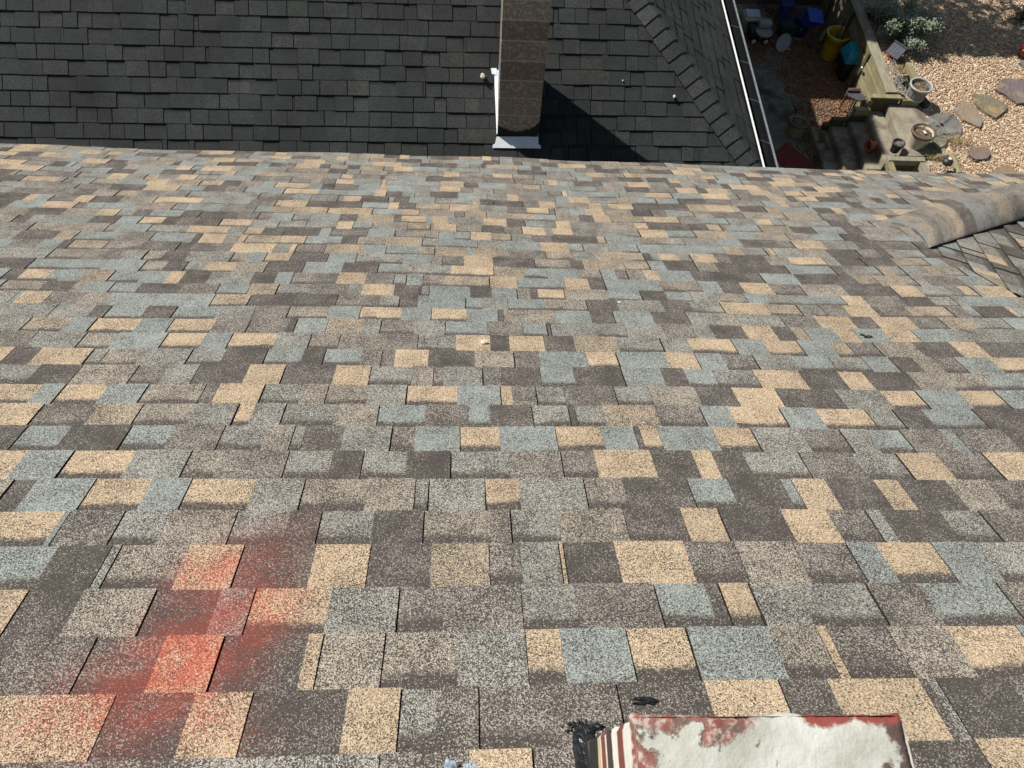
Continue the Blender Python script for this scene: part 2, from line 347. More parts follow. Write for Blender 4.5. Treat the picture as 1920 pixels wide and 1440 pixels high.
# --- the side wing: slope falling to the right, its valley and the rounded swell of shingles lapped over it
def P0(u, s, h): return O0 + U0 * u + S0 * s + N0 * h
def on_off(x, y, off):                                               # pixel -> point on the plane 'off' outside the main slope
    r = M @ ray(x, y); t = (HM - off) / (r @ -N0); return CAM + r * t
A_ = on_off(1735, 468, -.004); B_ = on_off(1975, 594, -.004); C_ = on_off(1920, 408, -.14)
sw = nz(np.cross(B_ - A_, C_ - A_)); sw = sw if sw[2] > 0 else -sw
dirc = nz(on_off(1782, 560, -.1) - on_off(1752, 470, -.03))
def onplane(x, y, P, n_): 
    r = M @ ray(x, y); t = ((P - CAM) @ n_) / (r @ n_); return CAM + r * t
pa, pb = onplane(1790, 480, A_, sw), onplane(1812, 520, A_, sw)      # two points of one course line of the wing
Uw = nz(pb - pa); Sw = nz(np.cross(sw, Uw))
if Sw[2] > 0: Uw = -Uw; Sw = -Sw
wr = []; s = -3.2
while s < 5.2:
    wr.append((s, s + .142, rand_cells(-5., 5.6, WT, .10, .30, .55))); s += .142
bw = shingle_mesh(wr, lambda u, s: .002 * math.sin(4 * u + 2 * s), butt=.012, lift=.006, gap=.006)
TW = lambda p: ((p - A_) @ Uw, (p - A_) @ Sw)
hv = [TW(A_), TW(B_)]
far = lambda a, b, k: (a[0] + (b[0] - a[0]) * k, a[1] + (b[1] - a[1]) * k)
ctr = TW(onplane(1880, 480, A_, sw)); sgn = np.sign((hv[1][0] - hv[0][0]) * (ctr[1] - hv[0][1]) - (hv[1][1] - hv[0][1]) * (ctr[0] - hv[0][0]))
cut(bw, [(hv[0], hv[1])], lambda u, s: sgn * ((hv[1][0] - hv[0][0]) * (s - hv[0][1]) - (hv[1][1] - hv[0][1]) * (u - hv[0][0])) < 0)
vv = TW(onplane(1975, 392, A_, sw)); nv = (vv[0] - hv[0][0], vv[1] - hv[0][1]); sg2 = np.sign(nv[0] * (ctr[1] - hv[0][1]) - nv[1] * (ctr[0] - hv[0][0]))
ex = .06
cut(bw, [], lambda u, s: sg2 * (nv[0] * (s - hv[0][1]) - nv[1] * (u - hv[0][0])) / math.hypot(*nv) < -ex)
wing = obj('wing_slope', bw, M_MAIN, label='smaller roof slope falling away to the right behind the dark valley line'); place(wing, basis(A_, Uw, Sw), house)
# swell
bm = bmesh.new(); uvl = bm.loops.layers.uv.new('UVMap'); ct = bm.loops.layers.float_color.new('tone'); ca = bm.loops.layers.float_color.new('aux')
NA, NB = 130, 20
def lerp_poly(pl, a):
    x = a * (len(pl) - 1); i = min(int(x), len(pl) - 2); f = x - i; return tuple(np.array(pl[i]) * (1 - f) + np.array(pl[i + 1]) * f)
G = [[None] * (NB + 1) for _ in range(NA + 1)]
for i in range(NA + 1):
    a = i / NA; c0 = on_off(*lerp_poly(crest2, a), 0.010); m0 = on_off(*lerp_poly(mid2, a), .014 + .035 * min(1, a * 4) + .045 * a)
    v0 = onplane(*lerp_poly(vall, a), A_ + sw * (.006 + .022 * min(1, a * 6)), sw)
    ln = np.linalg.norm(v0 - c0); back = c0 - N0 * 0 
    for j in range(NB + 1):
        b = j / NB; p = c0 * (1 - b) ** 2 + m0 * (2 * b * (1 - b)) + v0 * b * b
        G[i][j] = (p, a, b)
strip = []; x = 0.; seq = 'GDBSNMGSTDBGSMNBDGTBMNDSBG'; q = 0
while x < 1.: wd = random.uniform(.032, .062); strip.append((x, x + wd, seq[q % len(seq)])); x += wd; q += 1
for i in range(NA):
    am = (i + .5) / NA; tn = None
    for j in range(NB):
        f = bm.faces.new([bm.verts.new(G[i + di][j + dj][0]) for di, dj in ((0, 0), (1, 0), (1, 1), (0, 1))])
        f.smooth = True
        for l, (di, dj) in zip(f.loops, ((0, 0), (1, 0), (1, 1), (0, 1))):
            _, a, b = G[i + di][j + dj]; l[uvl].uv = (a * 3.4 + 20, b * .45); l[ct] = tuple(v * .7 + w2 * .3 for v, w2 in zip(TONE[next(t for a_, b_, t in strip if a_ <= a <= b_ + 1e-6)], TONE['M'])); l[ca] = (0, 1, 0, 1)
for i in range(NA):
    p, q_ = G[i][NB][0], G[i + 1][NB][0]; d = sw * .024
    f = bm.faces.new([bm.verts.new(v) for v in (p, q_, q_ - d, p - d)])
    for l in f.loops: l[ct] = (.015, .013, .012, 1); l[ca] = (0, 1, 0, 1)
bmesh.ops.remove_doubles(bm, verts=bm.verts, dist=.0004)
sw_o = obj('valley_lap', bm, M_MAIN, label='rounded swell of shingles lapped over the valley at the right'); place(sw_o, Matrix.Identity(4), house)
# --- body and edges of our house
wallm = pm('cream_siding', (.55, .52, .45), (.45, .42, .36), 3.)
bm = B(); e0 = P0(UMIN + .2, SEND - .35, -.12); 
box(bm, UMIN + .3, UMAX - 1.2, -7.7, e0[1] - 2, -0.01, e0[2] - .15); obj('wall', bm, wallm, house)
bm = B(); prism(bm, [(UMIN, 0.), (hu[3][0], 0.), tuple(hu[3]), tuple(hu[0])] + [(p[0], min(p[1], SEND - .13)) for p in cu] + [(UMAX, SEND - .13), (UMAX, SEND - .12), (UMIN, SEND - .12)], -.16, -.10)
deck = obj('roof_deck', bm, pm('deck_board', (.12, .09, .06), None, 6.)); place(deck, basis(O0, U0, S0), house)
def on_x(x, y, X): r = M @ ray(x, y); return CAM + r * (X / r[0])
def on_y(x, y, Y): r = M @ ray(x, y); return CAM + r * (Y / r[1])
# --- our painted chimney at the lower edge of the frame
base = on_off(1092, 1392, 0.); CX0 = float(base[0]); pt = on_x(1187, 1345, CX0); ZT = float(pt[2]); CY1 = float(pt[1])
CX1 = float(at(1690, 1345, ZT)[0])
def chim_mat():
    m, nt, p = newmat('chimney_paint'); L = nt.links
    tc = nt.nodes.new('ShaderNodeTexCoord'); sx = nt.nodes.new('ShaderNodeSeparateXYZ'); L.new(tc.outputs['Object'], sx.inputs[0])
    ns = N(nt, 'ShaderNodeTexNoise', Scale=28., Detail=5.); L.new(tc.outputs['Object'], ns.inputs['Vector'])
    z = mth(nt, 'ADD', sx.outputs[2], mth(nt, 'MULTIPLY', mth(nt, 'SUBTRACT', ns.outputs[0], .5), .016))
    H = ZT - float(base[2])
    W_, Rd, Dk, Cr, Tr = (.62, .60, .55), (.17, .045, .035), (.045, .03, .028), (.50, .40, .22), (.012, .013, .015)
    col = W_
    for fr, c in ((.16, Rd), (.27, W_), (.33, Dk), (.43, W_), (.49, Rd), (.56, W_), (.59, Cr), (.64, Tr)):
        col = mixc(nt, ramp(nt, z, -H * fr + .002, -H * fr - .002), col, c)
    n2 = N(nt, 'ShaderNodeTexNoise', Scale=9., Detail=6.); L.new(tc.outputs['Object'], n2.inputs['Vector'])
    col = mixc(nt, ramp(nt, n2.outputs[0], .56, .66, 0., .6), col, (.22, .15, .12))
    L.new(col, p.inputs['Base Color']); p.inputs['Roughness'].default_value = .7
    bump(nt, p, ns.outputs[0], .6, .006); return m
def plaster_mat(wx, wy):
    m, nt, p = newmat('peeling_plaster'); L = nt.links
    tc = nt.nodes.new('ShaderNodeTexCoord'); co = tc.outputs['Object']; sx = nt.nodes.new('ShaderNodeSeparateXYZ'); L.new(co, sx.inputs[0])
    def no(sc, d=6.): n = N(nt, 'ShaderNodeTexNoise', Scale=sc, Detail=d, Roughness=.62); L.new(co, n.inputs['Vector']); return n.outputs[0]
    base_ = mixc(nt, ramp(nt, no(9.), .42, .7), (.50, .50, .46), (.36, .36, .30))
    base_ = mixc(nt, ramp(nt, no(46., 3.), .64, .74, 0., .5), base_, (.30, .30, .27))
    red_ = mixc(nt, ramp(nt, no(40., 5.), .4, .6), (.17, .048, .036), (.26, .12, .095))
    red_ = mixc(nt, ramp(nt, no(22., 4.), .55, .62), red_, (.13, .08, .065)); red_ = mixc(nt, ramp(nt, no(75., 5.), .5, .62, 0., .75), red_, (.46, .38, .33))
    n1 = mth(nt, 'MULTIPLY', mth(nt, 'SUBTRACT', no(17., 8.), .5), .20)
    dl = mth(nt, 'ADD', sx.outputs[0], n1)                                     # from the left edge
    df = mth(nt, 'ADD', mth(nt, 'MULTIPLY', sx.outputs[1], -1.), n1)            # from the far edge
    dr = mth(nt, 'ADD', mth(nt, 'SUBTRACT', wx, sx.outputs[0]), n1)
    k1 = mth(nt, 'MULTIPLY', ramp(nt, dl, .034, .026), 1.)
    half = mth(nt, 'ADD', sx.outputs[0], mth(nt, 'MULTIPLY', n1, .7))
    k2 = mth(nt, 'MULTIPLY', ramp(nt, df, .040, .032), ramp(nt, half, .19, .17))
    k3 = mth(nt, 'MULTIPLY', ramp(nt, dr, .034, .022), 1.)
    k4 = mth(nt, 'MULTIPLY', ramp(nt, mth(nt, 'ADD', mth(nt, 'MULTIPLY', sx.outputs[1], -1.), mth(nt, 'MULTIPLY', n1, .28)), .012, .008), ramp(nt, sx.outputs[0], wx * .62, wx * .64))
    col = base_
    for k in (k1, k2): col = mixc(nt, k, col, red_)
    col = mixc(nt, k3, col, (.10, .06, .05)); col = mixc(nt, k4, col, (.22, .05, .04))
    L.new(col, p.inputs['Base Color']); p.inputs['Roughness'].default_value = .85
    hgt = mth(nt, 'ADD', mth(nt, 'MULTIPLY', no(60., 5.), .4), mth(nt, 'SUBTRACT', no(11., 5.), mth(nt, 'MULTIPLY', mth(nt, 'MAXIMUM', k1, k2), .5)))
    bump(nt, p, hgt, .8, .008); return m
wx, wy = CX1 - CX0, .46
def rrect(x0, x1, y0, y1, r, n=5, jit=0.):
    out = []
    for cx_, cy_, a0 in ((x1 - r, y1 - r, 0), (x0 + r, y1 - r, 90), (x0 + r, y0 + r, 180), (x1 - r, y0 + r, 270)):
        for i in range(n + 1):
            a = math.radians(a0 + 90 * i / n); out.append((cx_ + r * math.cos(a) , cy_ + r * math.sin(a)))
    return out
chim = thing('t', 'x', 'x'); bpy.data.objects.remove(chim)
bm = B(); zs = [i / 24 for i in range(25)]; rings = []
for k in zs:
    z = -k * (ZT - float(base[2]) + .35); rr = random.uniform(-.0025, .0025)
    pts = []
    for i, (x, y) in enumerate(rrect(-rr, wx + rr, -wy, rr, .010)): pts.append(bm.verts.new((x + random.uniform(-.0015, .0015), y + random.uniform(-.0015, .0015), z)))
    rings.append(pts)
for a, b in zip(rings, rings[1:]):
    for i in range(len(a)): j = (i + 1) % len(a); bm.faces.new((a[i], a[j], b[j], b[i]))
ch = obj('chimney', bm, chim_mat(), house, smooth=False, label='white chimney of our roof, its paint peeling to red, with striped paint layers down its side')
ch.location = (CX0 - house.location[0], CY1 - house.location[1], ZT - house.location[2])
bm = B(); g = bmesh.ops.create_grid(bm, x_segments=70, y_segments=70, size=.5)
for v in bm.verts:
    x, y = (v.co.x + .5) * wx, (v.co.y - .5) * wy; dd = min(x, wx - x, -y, y + wy)
    rn = .012 * math.sin(31 * x + 4) * math.sin(23 * y + 2) * .35
    z = .005 + rn * .4 + random.uniform(-.0004, .0004) - (.006 * (1 - dd / .02) ** 2 if dd < .02 else 0)
    ov = .003 + .0018 * math.sin(29 * x + 1 + 17 * y) + .0014 * math.sin(83 * x + 57 * y + 2 * math.sin(31 * x)) + random.uniform(-.0012, .0012)
    if dd < .010: x += ov * (-1 if x < .02 else 1 if x > wx - .02 else 0); y += ov * (1 if y > -.02 else -1 if y < .02 - wy else 0)
    if dd < .001: z -= .012
    v.co = (x, y, z)
cp = obj('chimney_top', bm, plaster_mat(wx, wy), ch, smooth=True)
tarm = pm('roof_tar', (.008, .009, .011), (.02, .021, .024), 60., .28, .8, 90., dist=.004)
def blob(bm, cx_, cy_, rx, ry, h, seed, n=40, rough=.35, fing=0):
    rd = random.Random(seed); ph = [rd.uniform(0, 6.28) for _ in range(6)]
    rim = []; mid = []; zo = wave0(cx_, cy_) - .0012
    for i in range(n):
        a = 2 * math.pi * i / n; k = 1 + rough * (.5 * math.sin(2 * a + ph[0]) + .35 * math.sin(5 * a + ph[1]) + .3 * math.sin(9 * a + ph[2]) + rd.uniform(-.3, .3))
        rim.append(bm.verts.new((cx_ + rx * k * math.cos(a), cy_ + ry * k * math.sin(a), zo - .001))); mid.append(bm.verts.new((cx_ + rx * k * .75 * math.cos(a), cy_ + ry * k * .75 * math.sin(a), zo + h * rd.uniform(.6, 1.1))))
    c = bm.verts.new((cx_, cy_, zo + h))
    for i in range(n):
        j = (i + 1) % n; bm.faces.new((rim[i], rim[j], mid[j], mid[i])); bm.faces.new((mid[i], mid[j], c))
rt = basis(P0(0, 0, .012), U0, S0)
bm = B(); a = us(1094, 1378); blob(bm, a[0], a[1], .018, .014, .004, 3); a = us(1106, 1372); blob(bm, a[0] + .01, a[1], .016, .008, .004, 4)
a = us(1082, 1398); blob(bm, a[0] + .02, a[1] - .02, .028, .045, .006, 5); a = us(1080, 1450); blob(bm, a[0] + .02, a[1], .022, .11, .006, 7, rough=.15)
for i in range(46):
    a = us(random.gauss(1088, 14), random.gauss(1374, 9)); blob(bm, a[0], a[1], random.uniform(.0015, .005), random.uniform(.0015, .004), .002, i, 8)
to = obj('tar_seal', bm, tarm); place(to, rt, house)
bm = B(); a = us(1210, 1324)
for i in range(16): blob(bm, a[0] + random.uniform(-.022, .016), a[1] + random.uniform(-.008, .008), random.uniform(.008, .02), random.uniform(.0015, .004), .003, 60 + i, 12)
to = obj('tar_smear', bm, tarm, label='black tar brushed on the shingles just above the white chimney'); place(to, rt, house)
bm = B(); a = us(1627, 633); blob(bm, a[0], a[1], .02, .011, .003, 91); a = us(1616, 630); blob(bm, a[0], a[1], .010, .006, .003, 92); to = obj('tar_spot', bm, tarm); place(to, rt, house)

# pebbles lying on our roof
peb = pm('pale_stone', (.62, .58, .50), (.42, .38, .32), 30.)
def pebble(px_, py_, r, label, grp=None):
    u, s_ = us(px_, py_); p = P0(u, s_, wave0(u, s_) + .008)
    bm = B(); bmesh.ops.create_icosphere(bm, subdivisions=2, radius=r)
    for v in bm.verts: v.co = Vector((v.co.x * 1.4, v.co.y * .9, v.co.z * .6 + r * .6)) * (1 + random.uniform(-.12, .12))
    o = obj('pebble', bm, peb, None, loc=p); setp(o, label, 'pebble'); return o
pebble(908, 647, .012, 'small pale pebble lying on a tan shingle in the middle of the roof')
pebble(1161, 572, .007, 'tiny white pebble lying on a blue grey shingle right of the middle of the roof')
# the crumpled cloth at the bottom edge
cl = at(850, 1436, float(P0(*us(850, 1436), .03)[2]))
bm = B(); bmesh.ops.create_icosphere(bm, subdivisions=4, radius=1.)
for v in bm.verts:
    n_ = math.sin(7 * v.co.x + 3 * v.co.y) * .12 + math.sin(13 * v.co.y + 5 * v.co.z) * .1 + math.sin(19 * v.co.x * v.co.y) * .08
    v.co = Vector((v.co.x * .046, v.co.y * .05, v.co.z * .022)) * (1 + n_)
cloth = obj('cloth', bm, pm('blue_white_cloth', (.40, .50, .60), (.06, .075, .09), 40., .9, .6), None, smooth=True, loc=(cl[0], cl[1] - .045, cl[2]))
for i in range(14): 
    pass
bm = B()
for i in range(22):
    a = random.uniform(.2, 1.5); d = Vector((math.cos(a), math.sin(a), .5)); p = Vector((.026, .03, .008)) + Vector((random.uniform(-.01, .01), random.uniform(-.01, .01), 0))
    tube(bm, [p, p + d * .012, p + d * .02 + Vector((random.uniform(-.006, .006), 0, .002))], [.002, .0013, .0003], 5)
obj('fringe', bm, pm('pale_blue_thread', (.5, .62, .72), None, 50.), cloth)
setp(cloth, 'crumpled blue and white cloth lying left of the peeling white chimney', 'cloth')

# ================================================================== THE NEIGHBOURING HOUSE
HN = 7.41; de, ph = math.radians(1.2), math.radians(36)
h2 = np.array([math.cos(de), math.sin(de), 0]); f2 = np.array([-math.sin(de), math.cos(de), 0]); s2 = f2 * math.cos(ph) + np.array([0, 0, 1]) * math.sin(ph); n2 = np.cross(h2, s2)
def onN(x, y, off=0.): r = M @ ray(x, y); return CAM + r * ((HN - off) / (r @ -n2))
ON = onN(890, 268.7); UN, SN = -h2, -s2
def NU(p): return ((p - ON) @ UN, (p - ON) @ SN)
nb = thing('neighbour_house', 'house with a charcoal shingle hip roof and block chimney beyond our roof', 'house', (0, 9, 0))
GZ = 4.9; ga, gb = at(1353, 0, GZ), at(1430, 308, GZ); GX = float((ga[0] + gb[0]) / 2)
hp0, hp1 = onN(1207, 0), onN(1400, 288); hd = nz(hp1 - hp0); hipb = hp0 + hd * ((4.86 - hp0[2]) / hd[2]); hipt = hp0 - hd * 5.2
nr = nz(np.cross(hd, np.array([0, 1., 0]))); nr = nr if nr[2] > 0 else -nr
UR = np.array([0, -1., 0]); SR = nz(np.cross(nr, UR))
DT = {'a': (.039, .043, .0425, .60), 'b': (.045, .049, .0465, .64), 'c': (.033, .0365, .0365, .55), 'd': (.053, .056, .052, .62), 'e': (.038, .041, .0415, .6)}
DW = {'a': .3, 'b': .25, 'c': .2, 'd': .1, 'e': .15}
def dark_rows(s_lo, s_hi, u0, u1):
    out = []; s = s_lo
    while s < s_hi - .01: out.append((s, s + .143, rand_cells(u0, u1, DW, .12, .27, .35, (.95, .7)))); s += .143
    return out
smax = NU(hipb)[1]
rw = dark_rows(-.143 * 38, .143 * 3 - .01, -3.5, 7.6)
rw = [r for r in rw if r[0] < smax]
bmn = shingle_mesh(rw, lambda u, s: .004 * math.sin(1.3 * u + s) + .003 * math.sin(3.1 * u + 2 * s), tone=DT, butt=.009, lift=.005, gap=.006, jag=.0025, du=.18)
a0, a1 = NU(hipt), NU(hipb)
sd = lambda u, s: (a1[0] - a0[0]) * (s - a0[1]) - (a1[1] - a0[1]) * (u - a0[0])
kp = np.sign(sd(5., -1.))
cut(bmn, [(a0, a1)], lambda u, s: kp * sd(u, s) < 0)
ro = obj('roof', bmn, M_DARK); place(ro, basis(ON, UN, SN), nb)
OR_ = hipb
def RU(p): return ((p - OR_) @ UR, (p - OR_) @ SR)
sg = ((GX - OR_[0]) / SR[0]); ns = 36
rr_ = [r for r in dark_rows(sg - .143 * ns, sg + .02, -9.5, 5.5)]
bmr = shingle_mesh(rr_, lambda u, s: .004 * math.sin(1.3 * u + s), tone=DT, butt=.009, lift=.005, gap=.006, jag=.0025, du=.18)
b0, b1 = RU(hipt), RU(hipb); sd2 = lambda u, s: (b1[0] - b0[0]) * (s - b0[1]) - (b1[1] - b0[1]) * (u - b0[0]); kp2 = np.sign(sd2(-6., -1.))
cut(bmr, [(b0, b1)], lambda u, s: kp2 * sd2(u, s) < 0)
ro = obj('roof', bmr, M_DARK, label='right-hand slope of the charcoal roof beside the gutter'); place(ro, basis(OR_, UR, SR), nb)
# hip caps
bm = bmesh.new(); uvl = bm.loops.layers.uv.new('UVMap'); ct = bm.loops.layers.float_color.new('tone'); ca = bm.loops.layers.float_color.new('aux')
total = np.linalg.norm(hipt - hipb); k = 0; d = -.02
la, lb = nz(np.cross(hd, n2)), nz(np.cross(hd, nr))
la = la if la[0] < 0 else -la; lb = lb if lb[0] > 0 else -lb
upn = nz(n2 + nr)
while d < total:
    tn = DT[random.choice('abdde')]; tn = tuple(v * 1.15 for v in tn[:3]) + (.7,)
    p0, p1 = hipb - hd * d, hipb - hd * (d + .165); W_ = .155 + random.uniform(-.008, .008); sk = random.uniform(-.012, .012)
    def sec(p, h, w_, q):
        o_ = []
        for i in range(-5, 6):
            t = i / 5; side = la if t < 0 else lb; o_.append(p + side * abs(t) * w_ + upn * (h - .020 * (1 - abs(t)) ** 2 * 0 + .012 * (1 - abs(t))) - hd * q * t)
        return o_
    s0_, s1_ = sec(p0, .022, W_, sk), sec(p1, .010, W_ - .006, sk)
    e0_ = [v - upn * .014 for v in s0_]
    for i in range(10):
        for quad, dk in (((s0_[i], s0_[i + 1], s1_[i + 1], s1_[i]), 0), ((s0_[i], s0_[i + 1], e0_[i + 1], e0_[i]), 1)):
            f = bm.faces.new([bm.verts.new(v) for v in quad])
            for l, uv_ in zip(f.loops, ((i * .03, d), (i * .03 + .03, d), (i * .03 + .03, d + .143), (i * .03, d + .143))):
                l[uvl].uv = (uv_[0] + 30, uv_[1]); l[ct] = tn if not dk else (.01, .01, .01, 1); l[ca] = (0, 1, 0, 1)
    for sc_ in (0, 10):
        f = bm.faces.new([bm.verts.new(v) for v in (s0_[sc_], s1_[sc_], s1_[sc_] - upn * .014, e0_[sc_])])
        for l in f.loops: l[ct] = (.01, .01, .01, 1); l[ca] = (0, 1, 0, 1)
    d += .143
o = obj('hip_cap', bm, M_DARK); place(o, Matrix.Identity(4), nb)
# gutter
white = pm('white_paint', (.80, .80, .78), (.68, .68, .66), 12., .45, .1); gdark = pm('gutter_inside', (.006, .0075, .009), (.010, .012, .013), 5., .9, .1); gdark.node_tree.nodes['Principled BSDF'].inputs['Specular IOR Level'].default_value = .05; galu = pm('gutter_edge', (.19, .205, .22), (.13, .14, .15), 20., .6, .1)
Y0g, Y1g = float(hipb[1]) - .25, 17.
bm = B(); gw = float(at(1377, 0, GZ)[0] - ga[0]); gw = .5 * (gw + float(at(1453, 308, GZ)[0] - gb[0]))
for (x0, x1, z0, z1, mi) in ((.022, gw, -.11, -.10, 0), (.012, .022, -.11, -.012, 0), (gw, gw + .006, -.11, -.004, 0), (gw - .006, gw + .012, -.004, .006, 1)):
    box(bm, GX + x0, GX + x1, Y0g, Y1g, GZ + z0, GZ + z1, mi)
box(bm, GX + .012, GX + gw + .006, Y0g - .006, Y0g, GZ - .11, GZ, 0)
g = obj('gutter', bm, [gdark, galu]); place(g, Matrix.Identity(4), nb)
bm = B(); box(bm, GX - .002, GX + .014, Y0g, Y1g, GZ - .004, GZ + .006, 0); o = obj('drip_edge', bm, white); place(o, Matrix.Identity(4), nb)
for i in range(9):
    y = float(at(1372, 52, GZ)[1]) - .62 * (i - 2) * 1.02
    if y < Y0g: continue
    bm = B(); p = Vector((GX + .02, y + .10, GZ - .03)); q = Vector((GX + gw, y, GZ))
    tube(bm, [p, (p + q) / 2 + Vector((0, .022, -.01)), q], .0013, 6); h_ = obj('hanger', bm, galu, g); 
# walls under the roof
bm = B(); box(bm, -7.3, GX - .35, Y0g + .45, 17.5, -.02, GZ - .35); o = obj('wall', bm, pm('dark_siding', (.10, .085, .07), (.07, .06, .05), 3., stretch=(1, 1, 12))); place(o, Matrix.Identity(4), nb)
bm = B(); box(bm, -7.4, GX + .01, Y0g + .02, 17.2, GZ - .20, GZ - .13); o = obj('soffit', bm, white); place(o, Matrix.Identity(4), nb)
# block chimney
CYf = float(onN(972, 257)[1]); cxl, cxr = float(on_y(933, 257, CYf)[0]), float(on_y(1009, 257, CYf)[0]); CDp = .47
tones = [((.25, .205, .165), (.12, .098, .082)), ((.20, .155, .128), (.10, .08, .068)), ((.28, .23, .185), (.14, .115, .095)), ((.28, .25, .21), (.15, .13, .115))]
bl = [pm('block_%s' % 'abcd'[i], a, b, 70., .95, 1., 160., c3=tuple(v * 1.3 for v in a), sc3=34., dist=.005, det=9.) for i, (a, b) in enumerate(tones)]
mortar = pm('mortar', (.42, .36, .28), (.28, .235, .185), 30., .95, .6, 120.)
yb = [266, 218, 185, 152, 115, 77, 38, 0]; zz = [float(on_y(970, y, CYf)[2]) for y in yb]; st = zz[-1] - zz[-2]
for i in range(5): zz.append(zz[-1] + st)
nch = obj('chimney', (lambda b: (box(b, cxl + .003, cxr - .003, CYf + .003, CYf + CDp - .003, zz[0] - .3, zz[-1] - .01), b)[1])(B()), mortar); place(nch, Matrix.Identity(4), nb); nch['label'] = 'brown block chimney standing on the charcoal roof'
order = [2, 2, 0, 1, 0, 1, 3, 0, 2, 1, 3, 0]
for i in range(len(zz) - 1):
    bm = B(); box(bm, cxl, cxr, CYf, CYf + CDp, zz[i] + (.008 if i else -.3), zz[i + 1] - .008, bev=.003)
    o = obj('block', bm, bl[order[i % 12]]); o.parent = nch; o.matrix_basis = Matrix.Identity(4); o.matrix_parent_inverse = nch.matrix_basis.inverted() if False else Matrix.Identity(4)
bm = B(); box(bm, cxl - .05, cxr + .05, CYf - .05, CYf + CDp + .05, zz[-1], zz[-1] + .08, bev=.01); obj('cap', bm, mortar, nch)
# flashing, tar
flash = pm('bare_aluminium', (.82, .85, .90), (.70, .73, .78), 8., .38, .15, 60.)
def slabN(pts, off, th, mname, m, parent=None):
    bm = B(); q = [onN(x, y, 0) for x, y in pts]
    a = [bm.verts.new(v + n2 * off) for v in q]; b = [bm.verts.new(v + n2 * (off + th)) for v in q]
    bm.faces.new(a[::-1]); bm.faces.new(b)
    for i in range(len(q)): j = (i + 1) % len(q); bm.faces.new((a[i], a[j], b[j], b[i]))
    o = obj(mname, bm, m); o.parent = nch; return o
slabN([(923, 278), (1014, 279), (1013, 273), (1009, 271), (1009, 257), (931, 257), (928, 270), (924, 272)], .016, .004, 'flashing', flash)
bm = B(); box(bm, cxl - .004, cxr + .004, CYf - .005, CYf + .001, float(on_y(970, 270, CYf)[2]) - .05, float(on_y(970, 257, CYf)[2])); obj('flashing', bm, flash, nch)
bm = B()
def pointN(x, y, off): return onN(x, y) + n2 * off
sp_ = [(931, 252), (929, 205), (927, 160), (927, 132)]
for (x0, y0), (x1, y1) in zip(sp_, sp_[1:]):
    a, b = pointN(x0, y0, .016), pointN(x1, y1, .016); X = cxl
    vs = [bm.verts.new(v) for v in (a, b, (X - .003, b[1], b[2] + .0), (X - .003, a[1], a[2]))]; bm.faces.new(vs)
    vs = [bm.verts.new(v) for v in ((X - .003, a[1], a[2]), (X - .003, b[1], b[2]), (X - .003, b[1], b[2] + .10), (X - .003, a[1], a[2] + .10))]; bm.faces.new(vs)
a = [pointN(x, y, .022) for x, y in ((920, 129), (931, 129), (931, 141), (922, 140))]; bm.faces.new([bm.verts.new(v) for v in a])
o = obj('side_flashing', bm, flash, nch)
bm = B()                                                             # jagged tar over the lowest block
zt0, n_ = float(on_y(970, 258, CYf)[2]), 44; prof = []
for i in range(n_ + 1):
    t = i / n_; x = cxl - .004 + (cxr - cxl + .008) * t; k = abs(t - .45) / .5
    prof.append((x, zt0 + random.uniform(-.010, .008) + (.07 * (t - .9) / .1 if t > .9 else 0), zt0 + .075 + .095 * k ** 2.2 + random.uniform(-.012, .012)))
for a, b in zip(prof, prof[1:]):
    for y_ in (CYf - .0085,):
        bm.faces.new([bm.verts.new(v) for v in ((a[0], y_, a[1]), (b[0], y_, b[1]), (b[0], y_, b[2]), (a[0], y_, a[2]))])
    bm.faces.new([bm.verts.new(v) for v in ((a[0], CYf - .0085, a[2]), (b[0], CYf - .0085, b[2]), (b[0], CYf, b[2]), (a[0], CYf, a[2]))])
obj('tar_seal', bm, pm('dull_tar', (.006, .006, .007), (.010, .010, .011), 30., .95, .5), nch)
# unseen second chimney, added farther back to throw shade over the steps
bm = B(); box(bm, 1.2, 1.9, 13.6, 14.7, 4.5, 7.6, bev=.01); box(bm, 1.12, 1.98, 13.52, 14.78, 7.6, 7.7, bev=.01); o = obj('chimney', bm, bl[1], label='unseen second block chimney added at the far end of the charcoal roof to shade the steps'); place(o, Matrix.Identity(4), nb)
def roofstud(x, y, r, label):
    p = onN(x, y) + n2 * .016; bm = B(); bmesh.ops.create_icosphere(bm, subdivisions=2, radius=r)
    for v in bm.verts: v.co = Vector((v.co.x * .8, v.co.y * 1.1, v.co.z * .8 + r * .7)) * (1 + random.uniform(-.1, .1))
    o = obj('stone', bm, peb, loc=p); setp(o, label, 'stone')
roofstud(905, 147, .030, 'pale stone lying on the charcoal roof just left of the block chimney')
roofstud(1263, 184, .018, 'small pale stone on the charcoal roof near the hip')
roofstud(1167, 153, .009, 'tiny white chip on the charcoal roof right of the block chimney')
